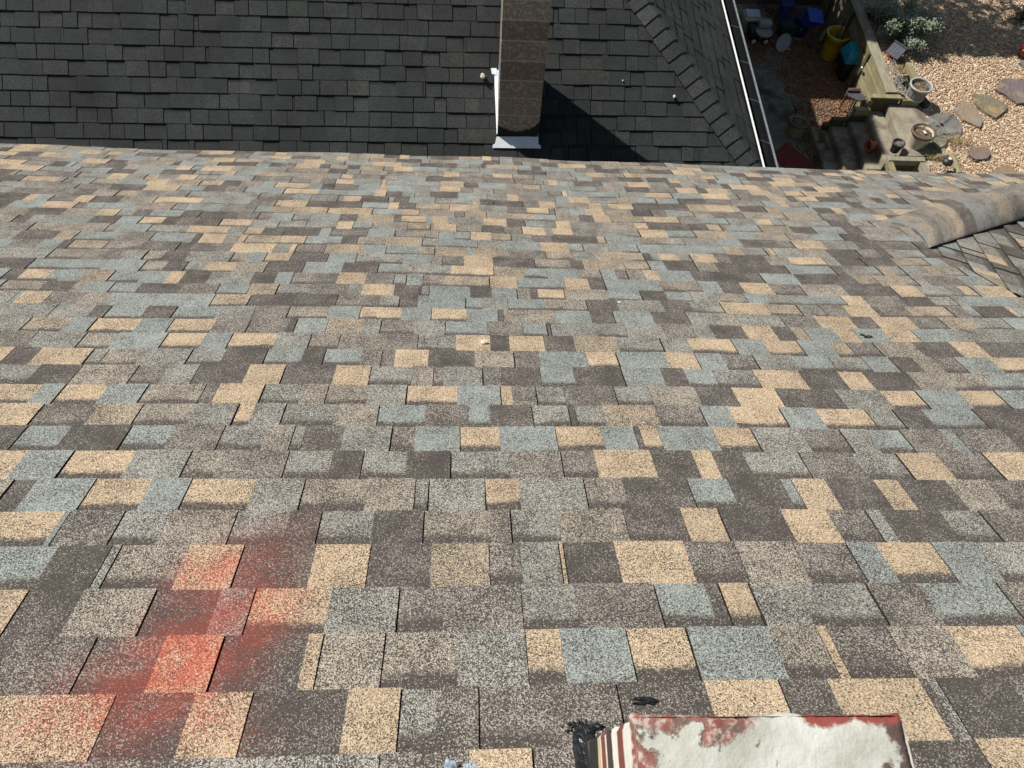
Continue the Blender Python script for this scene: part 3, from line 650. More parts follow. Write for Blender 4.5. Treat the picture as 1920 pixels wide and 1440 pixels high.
# ================================================================== THE YARD
GZ1 = .85                                                            # the gravel terrace lies above the patio
def stone_ground(name, cols, sc, rough=.9, sc2=1.2, gap=.55, patch=None):
    m, nt, p = newmat(name); L = nt.links; tc = nt.nodes.new('ShaderNodeTexCoord')
    v = N(nt, 'ShaderNodeTexVoronoi', Scale=sc); L.new(tc.outputs['Object'], v.inputs['Vector'])
    s = nt.nodes.new('ShaderNodeSeparateColor'); L.new(v.outputs['Color'], s.inputs[0])
    cr = nt.nodes.new('ShaderNodeValToRGB'); cr.color_ramp.interpolation = 'CONSTANT'
    while len(cr.color_ramp.elements) < len(cols): cr.color_ramp.elements.new(.5)
    for i, c in enumerate(cols): cr.color_ramp.elements[i].position = i / len(cols); cr.color_ramp.elements[i].color = (*c, 1)
    L.new(s.outputs[0], cr.inputs[0]); col = cr.outputs[0]
    if patch:
        n_ = N(nt, 'ShaderNodeTexNoise', Scale=sc2, Detail=6., Roughness=.6); L.new(tc.outputs['Object'], n_.inputs['Vector'])
        col = mixc(nt, ramp(nt, n_.outputs[0], .47, .56), col, patch)
    L.new(col, p.inputs['Base Color']); p.inputs['Roughness'].default_value = rough
    bump(nt, p, v.outputs['Distance'], -.9, .02); return m
GCOL = [(.58, .44, .29), (.42, .25, .16), (.68, .56, .40), (.28, .17, .11), (.60, .48, .32), (.48, .32, .21), (.74, .66, .52), (.36, .27, .20), (.50, .33, .21)]
MCOL = [(.27, .11, .045), (.36, .17, .075), (.17, .07, .032), (.46, .26, .13), (.12, .055, .028), (.31, .14, .06)]
gravel_m = stone_ground('gravel_ground', GCOL, 30.)
leaf_m = stone_ground('leaf_litter_ground', MCOL, 45., patch=(.10, .105, .09), sc2=.9)
earth = pm('dark_earth', (.045, .035, .025), (.028, .022, .016), 3., .95, .5)
def sheet(name, x0, x1, y0, y1, z, m, kind='structure'):
    bm = B(); n_ = 1; vs = [bm.verts.new(v) for v in ((x0, y0, z), (x1, y0, z), (x1, y1, z), (x0, y1, z))]; bm.faces.new(vs)
    o = obj(name, bm, m); o['kind'] = kind; return o
sheet('ground', -150, 150, -150, 150, -.03, earth)
# patio slabs
def conc(name, c1, c2, c3): 
    return pm(name, c1, c2, 5., .92, .6, 70., c3=c3, sc3=1.6, dist=.004, det=8.)
cpat = conc('patio_concrete', (.21, .19, .15), (.105, .095, .072), (.055, .045, .033)); cst = conc('step_concrete', (.30, .27, .205), (.19, .165, .12), (.12, .105, .075))
bm = B(); ys = [9.0, float(at(1450, 247, 0)[1]), float(at(1450, 138, 0)[1]), 15.9]
for a, b in zip(ys, ys[1:]):
    box(bm, 3.0, 6.5, a + .006, b - .006, -.02, .0); box(bm, 6.515, 8.02, a + .006, b - .006, -.02, -.001)
o = obj('patio', bm, cpat); o['kind'] = 'structure'
# raised terrace
bm = B(); prism(bm, [(8.2, 7.6), (30, 7.6), (30, 30), (8.12, 30), (8.12, 12.2), (8.4, 12.0), (8.4, 10.1), (8.2, 10.1)], -.02, GZ1 - .035); o = obj('terrace', bm, gravel_m); o['kind'] = 'structure'
# countless stones as one mesh
def scatter(name, pts, sizes, cols, flat, m, parent=None, seed=1):
    rg = np.random.default_rng(seed); n_ = len(pts)
    base = np.array([(1, 0, 0), (0, 1, 0), (-1, 0, 0), (0, -1, 0), (0, 0, 1), (0, 0, -1)], float)
    tri = np.array([(0, 1, 4), (1, 2, 4), (2, 3, 4), (3, 0, 4), (1, 0, 5), (2, 1, 5), (3, 2, 5), (0, 3, 5)])
    b = np.repeat(base[None], n_, 0) * (1 + rg.uniform(-.35, .35, (n_, 6, 1))); b *= sizes[:, None, None] * np.stack([rg.uniform(.8, 1.3, n_), rg.uniform(.6, 1., n_), flat * rg.uniform(.7, 1.2, n_)], 1)[:, None, :]
    a = rg.uniform(0, 6.28, n_); t = rg.uniform(-.5, .5, n_); ca_, sa = np.cos(a)[:, None], np.sin(a)[:, None]; ct_, st_ = np.cos(t)[:, None], np.sin(t)[:, None]
    x, y, z = b[..., 0], b[..., 1], b[..., 2]; x, z = x * ct_ - z * st_, x * st_ + z * ct_; x, y = x * ca_ - y * sa, x * sa + y * ca_
    V = np.stack([x, y, z], -1) + pts[:, None, :]; T = tri[None] + (np.arange(n_) * 6)[:, None, None]
    me = bpy.data.meshes.new(name); me.vertices.add(n_ * 6); me.vertices.foreach_set('co', V.reshape(-1).astype(np.float32))
    me.loops.add(n_ * 24); me.loops.foreach_set('vertex_index', T.reshape(-1).astype(np.int32)); me.polygons.add(n_ * 8)
    me.polygons.foreach_set('loop_start', np.arange(n_ * 8, dtype=np.int32) * 3); me.update(calc_edges=True)
    cc = np.array(cols)[rg.integers(0, len(cols), n_)] * rg.uniform(.75, 1.2, (n_, 1)); cc = np.repeat(np.concatenate([cc, np.ones((n_, 1))], 1), 6, 0)
    at_ = me.color_attributes.new('stone', 'FLOAT_COLOR', 'POINT'); at_.data.foreach_set('color', cc.reshape(-1).astype(np.float32))
    me.materials.append(m); o = bpy.data.objects.new(name, me); C.objects.link(o); return o
sm, nt, p = newmat('loose_stone'); a_ = N(nt, 'ShaderNodeAttribute', attribute_name='stone'); nt.links.new(a_.outputs['Color'], p.inputs['Base Color']); p.inputs['Roughness'].default_value = .85
nG = 66000; gx = RNG.uniform(8.15, 12.9, nG); gy = RNG.uniform(8.8, 15.6, nG); keep = ~((gx < 8.75) & (gy > 10.0) & (gy < 11.9))
gp = np.stack([gx, gy, GZ1 - .035 + RNG.uniform(0, .022, nG)], 1)[keep]
o = scatter('gravel', gp, RNG.uniform(.011, .025, len(gp)), GCOL, .7, sm); o['kind'] = 'stuff'
# brown chips and leaves on the patio
def fbm(x, y): return (np.sin(2.1 * x + 1.3 * y) + np.sin(3.7 * x - 2.9 * y + 1) + .7 * np.sin(7.3 * x + 5.1 * y + 2) + .5 * np.sin(13 * x - 9 * y)) / 3.2
nL = 60000; lx = RNG.uniform(4.6, 8.0, nL); ly = RNG.uniform(9.6, 15.8, nL)
yb_ = float(at(1500, 120, 0)[1]); dens = np.where(ly > yb_ + .25, .95, 0) * np.clip((15.3 - ly) * 1.2, 0, 1)
dens = np.maximum(dens, np.clip((lx - 6.35 - .25 * fbm(lx, ly)) * 2.2, 0, 1) * (ly > 10.6)) ; dens = dens * np.clip(.75 + .5 * fbm(lx * 1.6, ly * 1.6), .12, 1)
dens = np.maximum(dens, np.clip(.35 - abs(ly - yb_ - .1) * 1., 0, .4)); k = RNG.uniform(0, 1, nL) < dens
lp = np.stack([lx, ly, RNG.uniform(.002, .022, nL)], 1)[k]
o = scatter('leaf_litter', lp, RNG.uniform(.010, .024, len(lp)), MCOL, .22, sm, seed=3); o['kind'] = 'stuff'
# concrete steps: one thing, each tread a part
steps = thing('concrete_steps', 'worn concrete garden steps climbing from the patio to the gravel', 'steps', (7.6, 11., 0))
def local(o, parent): o.parent = parent; o.matrix_basis = Matrix.Translation(-Vector(parent.location)); return o
xs = [float(at(x, y, z)[0]) for x, y, z in ((1523, 245, .17), (1557, 236, .34), (1592, 223, .51), (1625, 211, .68), (1662, 198, .85))]
for i, x in enumerate(xs):
    z = .17 * (i + 1); x2 = xs[i + 1] if i < 4 else None; bm = B()
    if x2: 
        pl = [(x, 10.15), (x2 + .02, 10.15), (x2 + .02, 11.66), (x, 11.66)]
    else: pl = [(x, 10.15), (8.62, 10.15), (8.60, 10.9), (8.46, 11.5), (8.30, 11.68), (x + .04, 11.70)]
    vs = prism(bm, pl, 0 if i else -.01, z)
    bmesh.ops.bevel(bm, geom=[e for e in bm.edges if abs(e.verts[0].co.z - z) < 1e-4 and abs(e.verts[1].co.z - z) < 1e-4], offset=.014, segments=3, affect='EDGES')
    local(obj('step' if i < 4 else 'landing', bm, cst), steps)
# timber retaining wall
wood = pm('mossy_timber', (.26, .225, .12), (.15, .135, .07), 6., .9, .7, 40., c3=(.30, .26, .17), sc3=2.5, stretch=(1.5, .35, 2.), dist=.006)
wdark = pm('dark_timber', (.095, .085, .04), (.05, .05, .022), 6., .9, .7, 40., stretch=(.4, 1.5, 2.), dist=.006)  # plain darker timber tone for posts, end boards and blocks
wgrey = pm('grey_timber', (.30, .27, .20), (.19, .175, .12), 8., .9, .8, 50., stretch=(2., .4, 2.), dist=.006)
def plank(name, parent, x0, x1, y0, y1, z0, z1, m, rz=0., bev=.008, tilt=None):
    bm = B(); box(bm, x0, x1, y0, y1, z0, z1, bev=bev, rot=(Matrix.Rotation(rz, 3, 'Z') if not tilt else tilt))
    return local(obj(name, bm, m), parent)
rw_ = thing('retaining_wall', 'mossy green timber retaining wall between the patio and the gravel', 'wall', (8.05, 13.5, 0))
T0 = at(1612, 60, .98); T1 = at(1672, 172, .98); XW = float(T1[0]) + .07; 
for i in range(5): plank('board', rw_, XW - .16 - .012 * (i % 2), XW - .07, float(T1[1]) + .02, 15.9, .02 + .19 * i, .02 + .19 * (i + 1) - .01, wood)
plank('cap_board', rw_, XW - .19, XW + .02, float(T1[1]) - .05, 15.9, .975, 1.01, wgrey)
for y in (12.9, 14.2, 15.3): plank('post', rw_, XW - .20, XW - .165, y, y + .09, 0, .95, wdark)
# front return of the wall over the steps
ret = thing('timber_return', 'dark timber end of the retaining wall running above the steps beside the grey barrel planter', 'wall', (7.9, 12.1, 0))
ya = float(at(1650, 182, .98)[1]); xa, xb = float(at(1632, 180, .98)[0]), float(at(1688, 180, .98)[0])
plank('cap_board', ret, xa, xb, ya - .05, ya + .06, .975, 1.005, wood); plank('board', ret, xa + .01, xb - .02, ya - .035, ya + .01, .10, .97, wdark)
plank('post', ret, xa - .02, xa + .08, ya - .05, ya + .06, 0, .93, wood)
for (x, y, wx_, z) in ((1618, 203, .30, .80), (1578, 222, .36, .50), (1556, 232, .26, .30)):
    q = at(x, y, z); plank('stepped_timber', ret, float(q[0]) - wx_ / 2, float(q[0]) + wx_ / 2, float(q[1]) - .05, float(q[1]) + .05, z - .14, z, wood if z > .7 else wdark)
    plank('board', ret, float(q[0]) - wx_ / 2 + .01, float(q[0]) + wx_ / 2 - .01, float(q[1]) - .035, float(q[1]) + .035, 0, z - .15, wdark)
q0, q1 = at(1692, 183, .97), at(1735, 196, .90)
plank('sleeper', ret, float(q0[0]) - .01, float(q0[0]) + .34, float(q0[1]) - .09, float(q0[1]) + .03, GZ1 - .04, .97, wood)
plank('sleeper', ret, float(q1[0]) - .07, float(q1[0]) + .05, float(q1[1]) - .02, float(q1[1]) + .34, GZ1 - .04, .93, wdark, rz=.35)
# timber strip edging the bed behind the birdhouse
a, b = at(1698, 106, .95), at(1722, 152, .95); bm = B(); L_ = math.hypot(b[0] - a[0], b[1] - a[1]); box(bm, -.055, .055, -L_ / 2, L_ / 2, -.12, 0, bev=.008)
te = obj('timber_edging', bm, wood, loc=(a + b) / 2); te.rotation_euler = (0, 0, math.atan2(b[1] - a[1], b[0] - a[0]) - math.pi / 2); setp(te, 'sunlit straight timber edging lying between the birdhouse and the grey barrel planter', 'timber')
a = at(1648, 26, .98); bm = B(); box(bm, -.30, .30, -.07, .07, -.10, .02, bev=.01); te = obj('timber_block', bm, wdark, loc=a); te.rotation_euler = (0, 0, -.45); setp(te, 'short dark timber block lying across the retaining wall left of the bush', 'timber')
# lower timber box beside the landing
lb_ = thing('timber_box', 'open timber box below the landing at the edge of our roof', 'planter box', (8.2, 10., 0))
a, b = at(1668, 296, .92), at(1734, 296, .92); yb2 = float(a[1])
plank('rail', lb_, float(a[0]) - .02, float(b[0]), yb2 - .06, yb2 + .05, .80, .92, wgrey); plank('side_rail', lb_, float(a[0]) - .05, float(a[0]) + .06, yb2 - .75, yb2 - .065, .78, .90, wood); plank('side_rail', lb_, float(b[0]) - .10, float(b[0]) + .02, yb2 - .75, yb2 - .065, .78, .90, wgrey)
plank('back_board', lb_, float(a[0]) + .06, float(b[0]) - .10, yb2 - .03, yb2 + .0, .02, .80, wdark)
plank('side_rail', lb_, float(a[0]) - .42, float(a[0]) - .06, yb2 - .05, yb2 + .04, .45, .58, wood)
# ---------------------------------------------------------------- pots
soil = pm('dry_potting_soil', (.16, .10, .065), (.06, .04, .028), 40., .95, 1., 90., c3=(.30, .22, .13), sc3=18., dist=.02)
def tub(name, x, y, z, r0, r1, h, m, rimm, label, cat, rim=.018, staves=0, rot=None, grp=None, band=None, seg=32, twigs=30, soilm=None):
    q = at(x, y, z); t = thing(name, label, cat, q, 0, grp)
    bm = B(); pr = [(0, 0), (r0, 0), (r0 * 1.01, .01)] + [(r0 + (r1 - r0) * k, h * k) for k in (.25, .5, .75)] + [(r1, h - .001), (r1 - .02, h - .001), (r0 + (r1 - r0) * .8 - .02, h * .8), (0, h * .8)]
    lathe(bm, pr, seg)
    if staves:
        for v in bm.verts:
            a = math.atan2(v.co.y, v.co.x); rr = math.hypot(v.co.x, v.co.y)
            if rr > r0 * .95: k = 1 - .025 * (abs(math.sin(a * staves / 2)) < .25); v.co.x *= k; v.co.y *= k
    obj('body', bm, m, t, smooth=not staves)
    bm = B(); lathe(bm, [(r1 - rim, h), (r1 - rim * .9, h + .012), (r1 + rim * .5, h + .014), (r1 + rim * .8, h), (r1 + rim * .5, h - .03), (r1 - rim * .2, h - .032), (r1 - rim, h)], 36); obj('rim', bm, rimm, t, smooth=True)
    if band: bm = B(); [lathe(bm, [(r0 + (r1 - r0) * k + .001, h * k - .02), (r0 + (r1 - r0) * k + .008, h * k - .015), (r0 + (r1 - r0) * k + .009, h * k + .015), (r0 + (r1 - r0) * k + .001, h * k + .02)], 36) for k in (.25,)]; obj('hoop', bm, band, t, smooth=True)
    bm = B(); lathe(bm, [(0, h * .86), (r1 * .5, h * .87), (r1 - rim * 1.2, h * .84), (r1 - rim * 1.2, h * .80)], 36)
    for v in bm.verts: v.co.z += random.uniform(-.01, .012)
    obj('soil', bm, soilm or soil, t)
    if twigs:
        bm = B()
        for i in range(twigs):
            a, rr = random.uniform(0, 6.28), random.uniform(0, r1 * .8); p = Vector((rr * math.cos(a), rr * math.sin(a), h * .86)); a2 = random.uniform(0, 6.28); l = random.uniform(.02, .07)
            tube(bm, [p, p + Vector((math.cos(a2) * l, math.sin(a2) * l, random.uniform(0, .04)))], [.003, .0015], 4)
        o_ = obj('dry_stalks', bm, pm('dry_stalk', (.42, .33, .19), (.22, .15, .08), 40.), t); o_['kind'] = 'stuff'
    if rot is not None: t.rotation_euler = rot
    return t
cream = pm('cream_glaze', (.50, .46, .34), (.38, .34, .25), 9., .6, .2, c3=(.30, .26, .18), sc3=4.); brownrim = pm('brown_rim', (.14, .09, .065), (.08, .055, .04), 14., .6, .2)
gwood = pm('grey_barrel_wood', (.27, .26, .24), (.15, .15, .14), 12., .8, .5, 60., stretch=(1.5, 1.5, .3)); grim = pm('grey_barrel_rim', (.42, .42, .39), (.30, .30, .28), 14., .6, .2); pblack = pm('black_plastic', (.018, .018, .020), (.03, .03, .032), 12., .5, .1)
terra = pm('terracotta', (.46, .12, .055), (.33, .08, .04), 10., .8, .3)
tub('barrel_planter', 1711, 187, GZ1 + .03, .155, .205, .33, gwood, grim, 'grey half-barrel planter with dry soil on the timber corner beside the gravel', 'planter', staves=16, band=grim)
cpz = tub('cream_planter', 1716, 271, GZ1, .155, .205, .30, cream, brownrim, 'cream planter with brown rim and dead plants standing on the concrete landing', 'planter', rim=.022)
bm = B(); box(bm, -.03, .03, -.035, .035, 0, .006, bev=.002); o = obj('plant_tag', bm, white, loc=Vector(at(1734, 248, GZ1 + .30)) ); setp(o, 'white tag lying on the soil of the cream planter on the landing', 'tag'); o.rotation_euler = (.1, .2, .4)
tub('cream_planter', 1488, 249, 0, .155, .20, .30, pm('shaded_cream_glaze', (.32, .28, .19), (.22, .19, .13), 9., .6, .2), brownrim, 'cream planter with dark soil standing in the shade on the patio', 'planter', rim=.022)  # darker copy of the cream glaze, the patio shade put into its colour
tub('black_pot', 1676, 283, .80, .075, .105, .19, pblack, pblack, 'small black plastic pot standing at the lower corner of the landing', 'pot', rim=.012, twigs=8, soilm=pm('grey_soil', (.22, .20, .17), (.10, .09, .08), 60., .95, .8))
tp = tub('terracotta_pot', 1641, 284, .68 + .09, .070, .100, .17, terra, terra, 'terracotta pot tipped on its side on the third concrete step', 'pot', rim=.012, twigs=0, soilm=soil); tp.rotation_euler = (math.radians(12), math.radians(-88), 0)
tp.location = Vector(at(1643, 272, .51 + .10)) 
# small pale ring-shaped pot behind the steps
q = at(1580, 232, .36); bm = B(); lathe(bm, [(.050, 0), (.064, .06), (.070, .064), (.072, .058), (.060, 0)], 24); o = obj('ring_pot', bm, pm('pale_ceramic', (.45, .38, .36), (.35, .28, .27), 9., .5), loc=q, smooth=True); setp(o, 'small pale round pot rim beside the second concrete step', 'pot')
# trowel stuck in the patio planter
q = at(1484, 232, .27); t = thing('solar_stake', 'black garden stake with square head leaning out of the shaded patio planter', 'garden stake', q)
bm = B(); tube(bm, [(0, 0, 0), (-.01, .03, .33)], .007, 8); obj('pole', bm, pblack, t); bm = B(); box(bm, -.045, .025, .0, .07, .33, .36, bev=.008); obj('head', bm, pblack, t)
bm = B(); tube(bm, [(.17, -.03, .0), (.235, -.08, -.05), (.26, -.14, -.2)], .004, 6); obj('bent_wire', bm, grim, t)
# driftwood / leaf clump on the first step
q = at(1541, 262, .17); bm = B()
for i in range(60):
    a = random.uniform(0, 6.28); p = Vector((random.gauss(0, .045), random.gauss(0, .13), random.uniform(.0, .04))); v = Vector((math.cos(a), math.sin(a), random.uniform(-.2, .5))) * random.uniform(.03, .1)
    tube(bm, [p, p + v * .5 + Vector((0, 0, .01)), p + v], [.010, .008, .003], 5)
o = obj('dead_plant', bm, pm('dead_leaf', (.20, .12, .07), (.09, .055, .035), 20.), loc=q); setp(o, 'brown dried plant clump lying on the lowest concrete step', 'dead plant')
# red mat
pts = [at(x, y, .012) for x, y in ((1449, 290), (1475, 266), (1535, 317), (1500, 345))]; cen = sum(pts) / 4; bm = B(); prism(bm, [(v[0] - cen[0], v[1] - cen[1]) for v in pts], -.010, .006); o = obj('door_mat', bm, pm('red_mat', (.20, .030, .022), (.14, .022, .018), 60., .95, .6), loc=cen); setp(o, 'dark red mat lying on the patio beside the gutter', 'mat')
# ---------------------------------------------------------------- bins
ylw = pm('yellow_plastic', (.62, .41, .012), (.52, .33, .012), 5., .5, .1); teal = pm('teal_plastic', (.012, .30, .42), (.010, .25, .36), 5., .32, .05); dgreen = pm('dark_green_plastic', (.016, .022, .020), (.024, .03, .027), 5., .5, .1)
q = at(1553, 106, 0); yb3 = thing('yellow_bin', 'round yellow bin with a garden fork standing in it, on the shaded patio', 'bin', q)
HB = .56
bm = B(); lathe(bm, [(0, 0), (.175, 0), (.185, .02), (.215, HB * .6), (.225, HB - .09), (.246, HB - .085), (.248, HB), (.232, HB), (.21, HB - .1), (.17, .03), (0, .03)], 40); obj('body', bm, ylw, yb3, smooth=True)
bm = B(); lathe(bm, [(.229, HB), (.231, HB + .014), (.256, HB + .016), (.264, HB), (.254, HB - .012), (.229, HB)], 40); obj('rim', bm, pm('pale_yellow_plastic', (.66, .52, .12), None, 5., .5), yb3, smooth=True)
for a in (-1.15, 2.0):
    bm = B(); ca_, sa = math.cos(a), math.sin(a); tx = Vector((-sa, ca_, 0)); c0_ = Vector((ca_ * .238, sa * .238, HB - .10)); o_ = Vector((ca_, sa, 0)) * .035
    tube(bm, [c0_ - tx * .07, c0_ - tx * .07 + o_ - Vector((0, 0, .05)), c0_ + tx * .07 + o_ - Vector((0, 0, .05)), c0_ + tx * .07], .010, 8); obj('handle', bm, ylw, yb3)
fk = thing('garden_rake', 'dark wire leaf rake standing head up inside the yellow bin', 'rake', (q[0] + .0, q[1] + .0, .04))
bm = B(); tube(bm, [(-.10, -.05, 0), (.02, .05, .62), (.05, .10, .80)], .012, 8); obj('handle', bm, pblack, fk)
bm = B()
for i in range(11): k = (i - 5) / 5; tube(bm, [(-.02, -.06, .38), (.02 + k * .09, -.02, .50), (.05 + k * .15, .02, .62), (.07 + k * .15, .0, .60)], .004, 5)
obj('tines', bm, pm('rusty_wire', (.20, .15, .08), (.10, .07, .04), 30., .6, .1, metal=.4), fk)
q = at(1583, 143, 0); tb = thing('storage_bin', 'dark storage bin with a teal hinged lid beside the yellow bin', 'bin', q)
def loft(bm, secs, mat=0):
    R_ = []
    for z, w_, d_, ox, oy, r_ in secs: R_.append([bm.verts.new((ox + x, oy + y, z)) for x, y in rrect(-w_ / 2, w_ / 2, -d_ / 2, d_ / 2, r_, 3)])
    bm.faces.new(R_[0][::-1]); bm.faces.new(R_[-1])
    for a, b in zip(R_, R_[1:]):
        for i in range(len(a)): j = (i + 1) % len(a); bm.faces.new((a[i], a[j], b[j], b[i]))
bm = B(); loft(bm, [(0, .30, .30, 0, 0, .04), (.25, .34, .34, 0, 0, .04), (.44, .38, .38, 0, 0, .04)]); obj('body', bm, dgreen, tb)
bm = B(); loft(bm, [(.44, .41, .41, 0, 0, .03), (.47, .41, .41, 0, 0, .03), (.56, .36, .37, .0, .0, .03), (.66, .27, .24, .01, .05, .02), (.665, .25, .22, .01, .05, .02)]); ld = obj('lid', bm, teal, tb); tb.scale = (1.22, 1.15, 1.05)
bm = B(); box(bm, -.13, .13, -.208, -.200, .475, .50, bev=.002); obj('lid_lip', bm, teal, ld)
def text(body, size, m, parent, loc, rot, name='lettering'):
    cu_ = bpy.data.curves.new('f', 'FONT'); cu_.body = body; cu_.size = size; cu_.extrude = .0012; cu_.align_x = 'CENTER'
    o_ = bpy.data.objects.new('f', cu_); C.objects.link(o_); dg = bpy.context.evaluated_depsgraph_get(); me = bpy.data.meshes.new_from_object(o_.evaluated_get(dg)); bpy.data.objects.remove(o_)
    me.materials.clear(); me.materials.append(m); t_ = bpy.data.objects.new(name, me); C.objects.link(t_); t_.parent = parent; t_.location = loc; t_.rotation_euler = rot; return t_
text('Suncast', .065, white, ld, (.06, -.214, .452), (math.radians(90), 0, 0))
blu = pm('blue_plastic', (.012, .045, .34), (.010, .035, .28), 5., .4, .05); blud = pm('navy_plastic', (.010, .022, .13), (.008, .018, .10), 5., .45, .05); gryp = pm('grey_plastic', (.30, .29, .27), (.24, .23, .215), 7., .6, .1)
q = at(1495, 66, 0); t = thing('blue_bin', 'round navy blue bin with a pale oval logo and pale foot ring in the shade', 'bin', q)
bm = B(); lathe(bm, [(0, 0), (.15, 0), (.17, .2), (.19, .42), (.20, .42), (.20, .45), (.18, .45), (.16, .05), (0, .05)], 32); obj('body', bm, blud, t, smooth=True)
bm = B(); lathe(bm, [(.15, 0), (.168, .0), (.172, .02), (.152, .025)], 32); obj('foot_ring', bm, gryp, t, smooth=True)
text('R', .10, gryp, t, (-.05, -.196, .24), (math.radians(85), 0, 0)); 
q = at(1513, 44, .48); t = thing('blue_tub', 'bright blue open tub tilted on top of the navy bin', 'tub', q); bm = B()
loft(bm, [(0, .28, .22, 0, 0, .04), (.25, .36, .30, 0, 0, .04)]); obj('body', bm, blu, t); bm = B(); loft(bm, [(.25, .40, .34, 0, 0, .05), (.27, .40, .34, 0, 0, .05)]); obj('rim', bm, blu, t); t.rotation_euler = (.35, .25, .2)
q = at(1468, 38, .3); t = thing('blue_crate', 'dark blue crate standing upright behind the other bins', 'crate', q); bm = B(); box(bm, -.12, .12, -.02, .22, 0, .34, bev=.02); obj('body', bm, blud, t); bm = B(); box(bm, -.14, .14, -.04, .24, .34, .37, bev=.01); obj('rim', bm, blud, t)
q = at(1473, 70, 0); t = thing('green_tote', 'dark green tote behind the leaning oval lid', 'tote', q); bm = B(); loft(bm, [(0, .36, .28, 0, .1, .05), (.3, .42, .32, 0, .1, .05)]); obj('body', bm, pm('deep_green_plastic', (.010, .06, .05), None, 5., .5), t); bm = B(); loft(bm, [(.3, .46, .35, 0, .1, .06), (.33, .45, .34, 0, .1, .06)]); obj('rim', bm, pm('deep_green_plastic', (.010, .06, .05)), t)
q = at(1466, 88, .02); bm = B(); bmesh.ops.create_circle(bm, cap_ends=True, segments=40, radius=1)
for v in bm.verts: v.co = (v.co.x * .145, v.co.y * .20, 0)
r_ = bmesh.ops.extrude_face_region(bm, geom=bm.faces[:]); [setattr(v.co, 'z', .016) for v in r_['geom'] if isinstance(v, bmesh.types.BMVert)]
lathe(bm, [(.92, .016), (.94, .026), (1.0, .026), (1.02, .010), (1.0, -.002)], 40)
for v in bm.verts:
    if math.hypot(v.co.x, v.co.y) > .5: v.co.x *= .145; v.co.y *= .20
o = obj('oval_lid', bm, gryp, loc=(q[0], q[1], .12)); o.rotation_euler = (math.radians(38), math.radians(8), math.radians(-28)); setp(o, 'light grey oval lid leaning against the dark green tote', 'lid')
q = at(1421, 78, 0); t = thing('wheeled_cart', 'low black cart with two white hubbed wheels in the shade', 'cart', q)
bm = B(); loft(bm, [(.04, .44, .30, 0, .1, .03), (.26, .50, .34, 0, .1, .03), (.28, .46, .30, 0, .1, .03)]); obj('body', bm, pblack, t)
for sx in (-.135, .135):
    bm = B(); lathe(bm, [(0, 0), (.06, 0), (.065, .01), (.065, .035), (.06, .04), (0, .04)], 24); w1 = obj('wheel', bm, pblack, t, smooth=False); w1.location = (sx, -.062, .07); w1.rotation_euler = (math.radians(90), 0, 0)
    bm = B(); lathe(bm, [(.016, .041), (.018, .048), (.042, .048), (.046, .041)], 24); h1 = obj('hub', bm, white, w1, smooth=True)
bm = B(); box(bm, -.018, .018, -.075, -.068, .12, .15, bev=.002); obj('label_plate', bm, gryp, t)
q = at(1432, 62, .28); t = thing('grey_tub', 'low grey tub with a round lid on the black cart', 'tub', q)
bm = B(); lathe(bm, [(0, 0), (.17, 0), (.185, .02), (.185, .045), (.17, .05), (0, .055)], 36); obj('lid', bm, gryp, t, smooth=True); bm = B(); box(bm, -.14, .16, .06, .24, .055, .20, bev=.05); obj('body', bm, gryp, t, smooth=True)
q = at(1402, 60, .0); t = thing('soil_bags', 'yellow and white plastic bag lying on a grey box beside the gutter', 'bag', q)
bm = B(); box(bm, -.2, .19, -.05, .25, 0, .28, bev=.01); obj('box', bm, gryp, t)
bm = B(); box(bm, -.18, .20, -.08, .26, .29, .35, bev=.028); obj('bag', bm, pm('yellow_bag', (.50, .36, .08), (.60, .55, .42), 7., .5, .3), t, smooth=True)
bm = B(); box(bm, -.15, .17, -.03, .24, .352, .40, bev=.022); obj('bag', bm, pm('printed_bag', (.30, .36, .55), (.60, .60, .56), 6., .5, .3), t, smooth=True)
# bottle, leaning posts, grey shelf
q = at(1536, 80, 0); t = thing('plastic_bottle', 'clouded yellowish plastic bottle lying between the blue and the yellow bins', 'bottle', q); bm = B(); lathe(bm, [(0, 0), (.06, 0), (.065, .03), (.065, .24), (.03, .32), (.022, .36), (0, .36)], 20); obj('body', bm, pm('cloudy_plastic', (.20, .20, .10), (.12, .13, .06), 9., .35), t, smooth=True); bm = B(); lathe(bm, [(.026, .35), (.026, .39), (0, .39)], 16); obj('cap', bm, pm('violet_plastic', (.13, .11, .28)), t, smooth=True); t.rotation_euler = (math.radians(-35), math.radians(30), 0)
a, b = at(1618, 148, .78), at(1622, 173, .30); a = at(1616, 126, .72); b = at(1622, 173, .02); bm = B(); tube(bm, [Vector(a) - Vector(b), (0, 0, 0)], .016, 10); o = obj('white_pole', bm, white, loc=b); setp(o, 'thin white pole leaning against the mossy timber wall behind the storage bin', 'pole')
q = at(1606, 181, .45); t = thing('patio_shelf', 'dark grey flat topped stand at the corner of the timber wall', 'stand', q); slate = pm('dark_slate', (.075, .075, .080), (.05, .05, .055), 9., .6, .2)
bm = B(); prism(bm, [(-.17, .10), (-.16, -.01), (.0, -.13), (.16, -.10), (.19, 0.), (.10, .10)], -.02, .01); obj('top', bm, slate, t)
bm = B(); prism(bm, [(-.15, .18), (-.17, .105), (.10, .105), (.10, .18)], -.12, .06); obj('box', bm, slate, t)
bm = B(); [box(bm, x - .012, x + .012, y - .012, y + .012, -.45, -.02) for x, y in ((-.14, .14), (.08, .14), (0, -.08))]; obj('legs', bm, slate, t)
bm = B(); box(bm, -.10, .06, .14, .165, .061, .075, bev=.003); obj('red_strip', bm, pm('faded_red', (.30, .07, .05)), t)
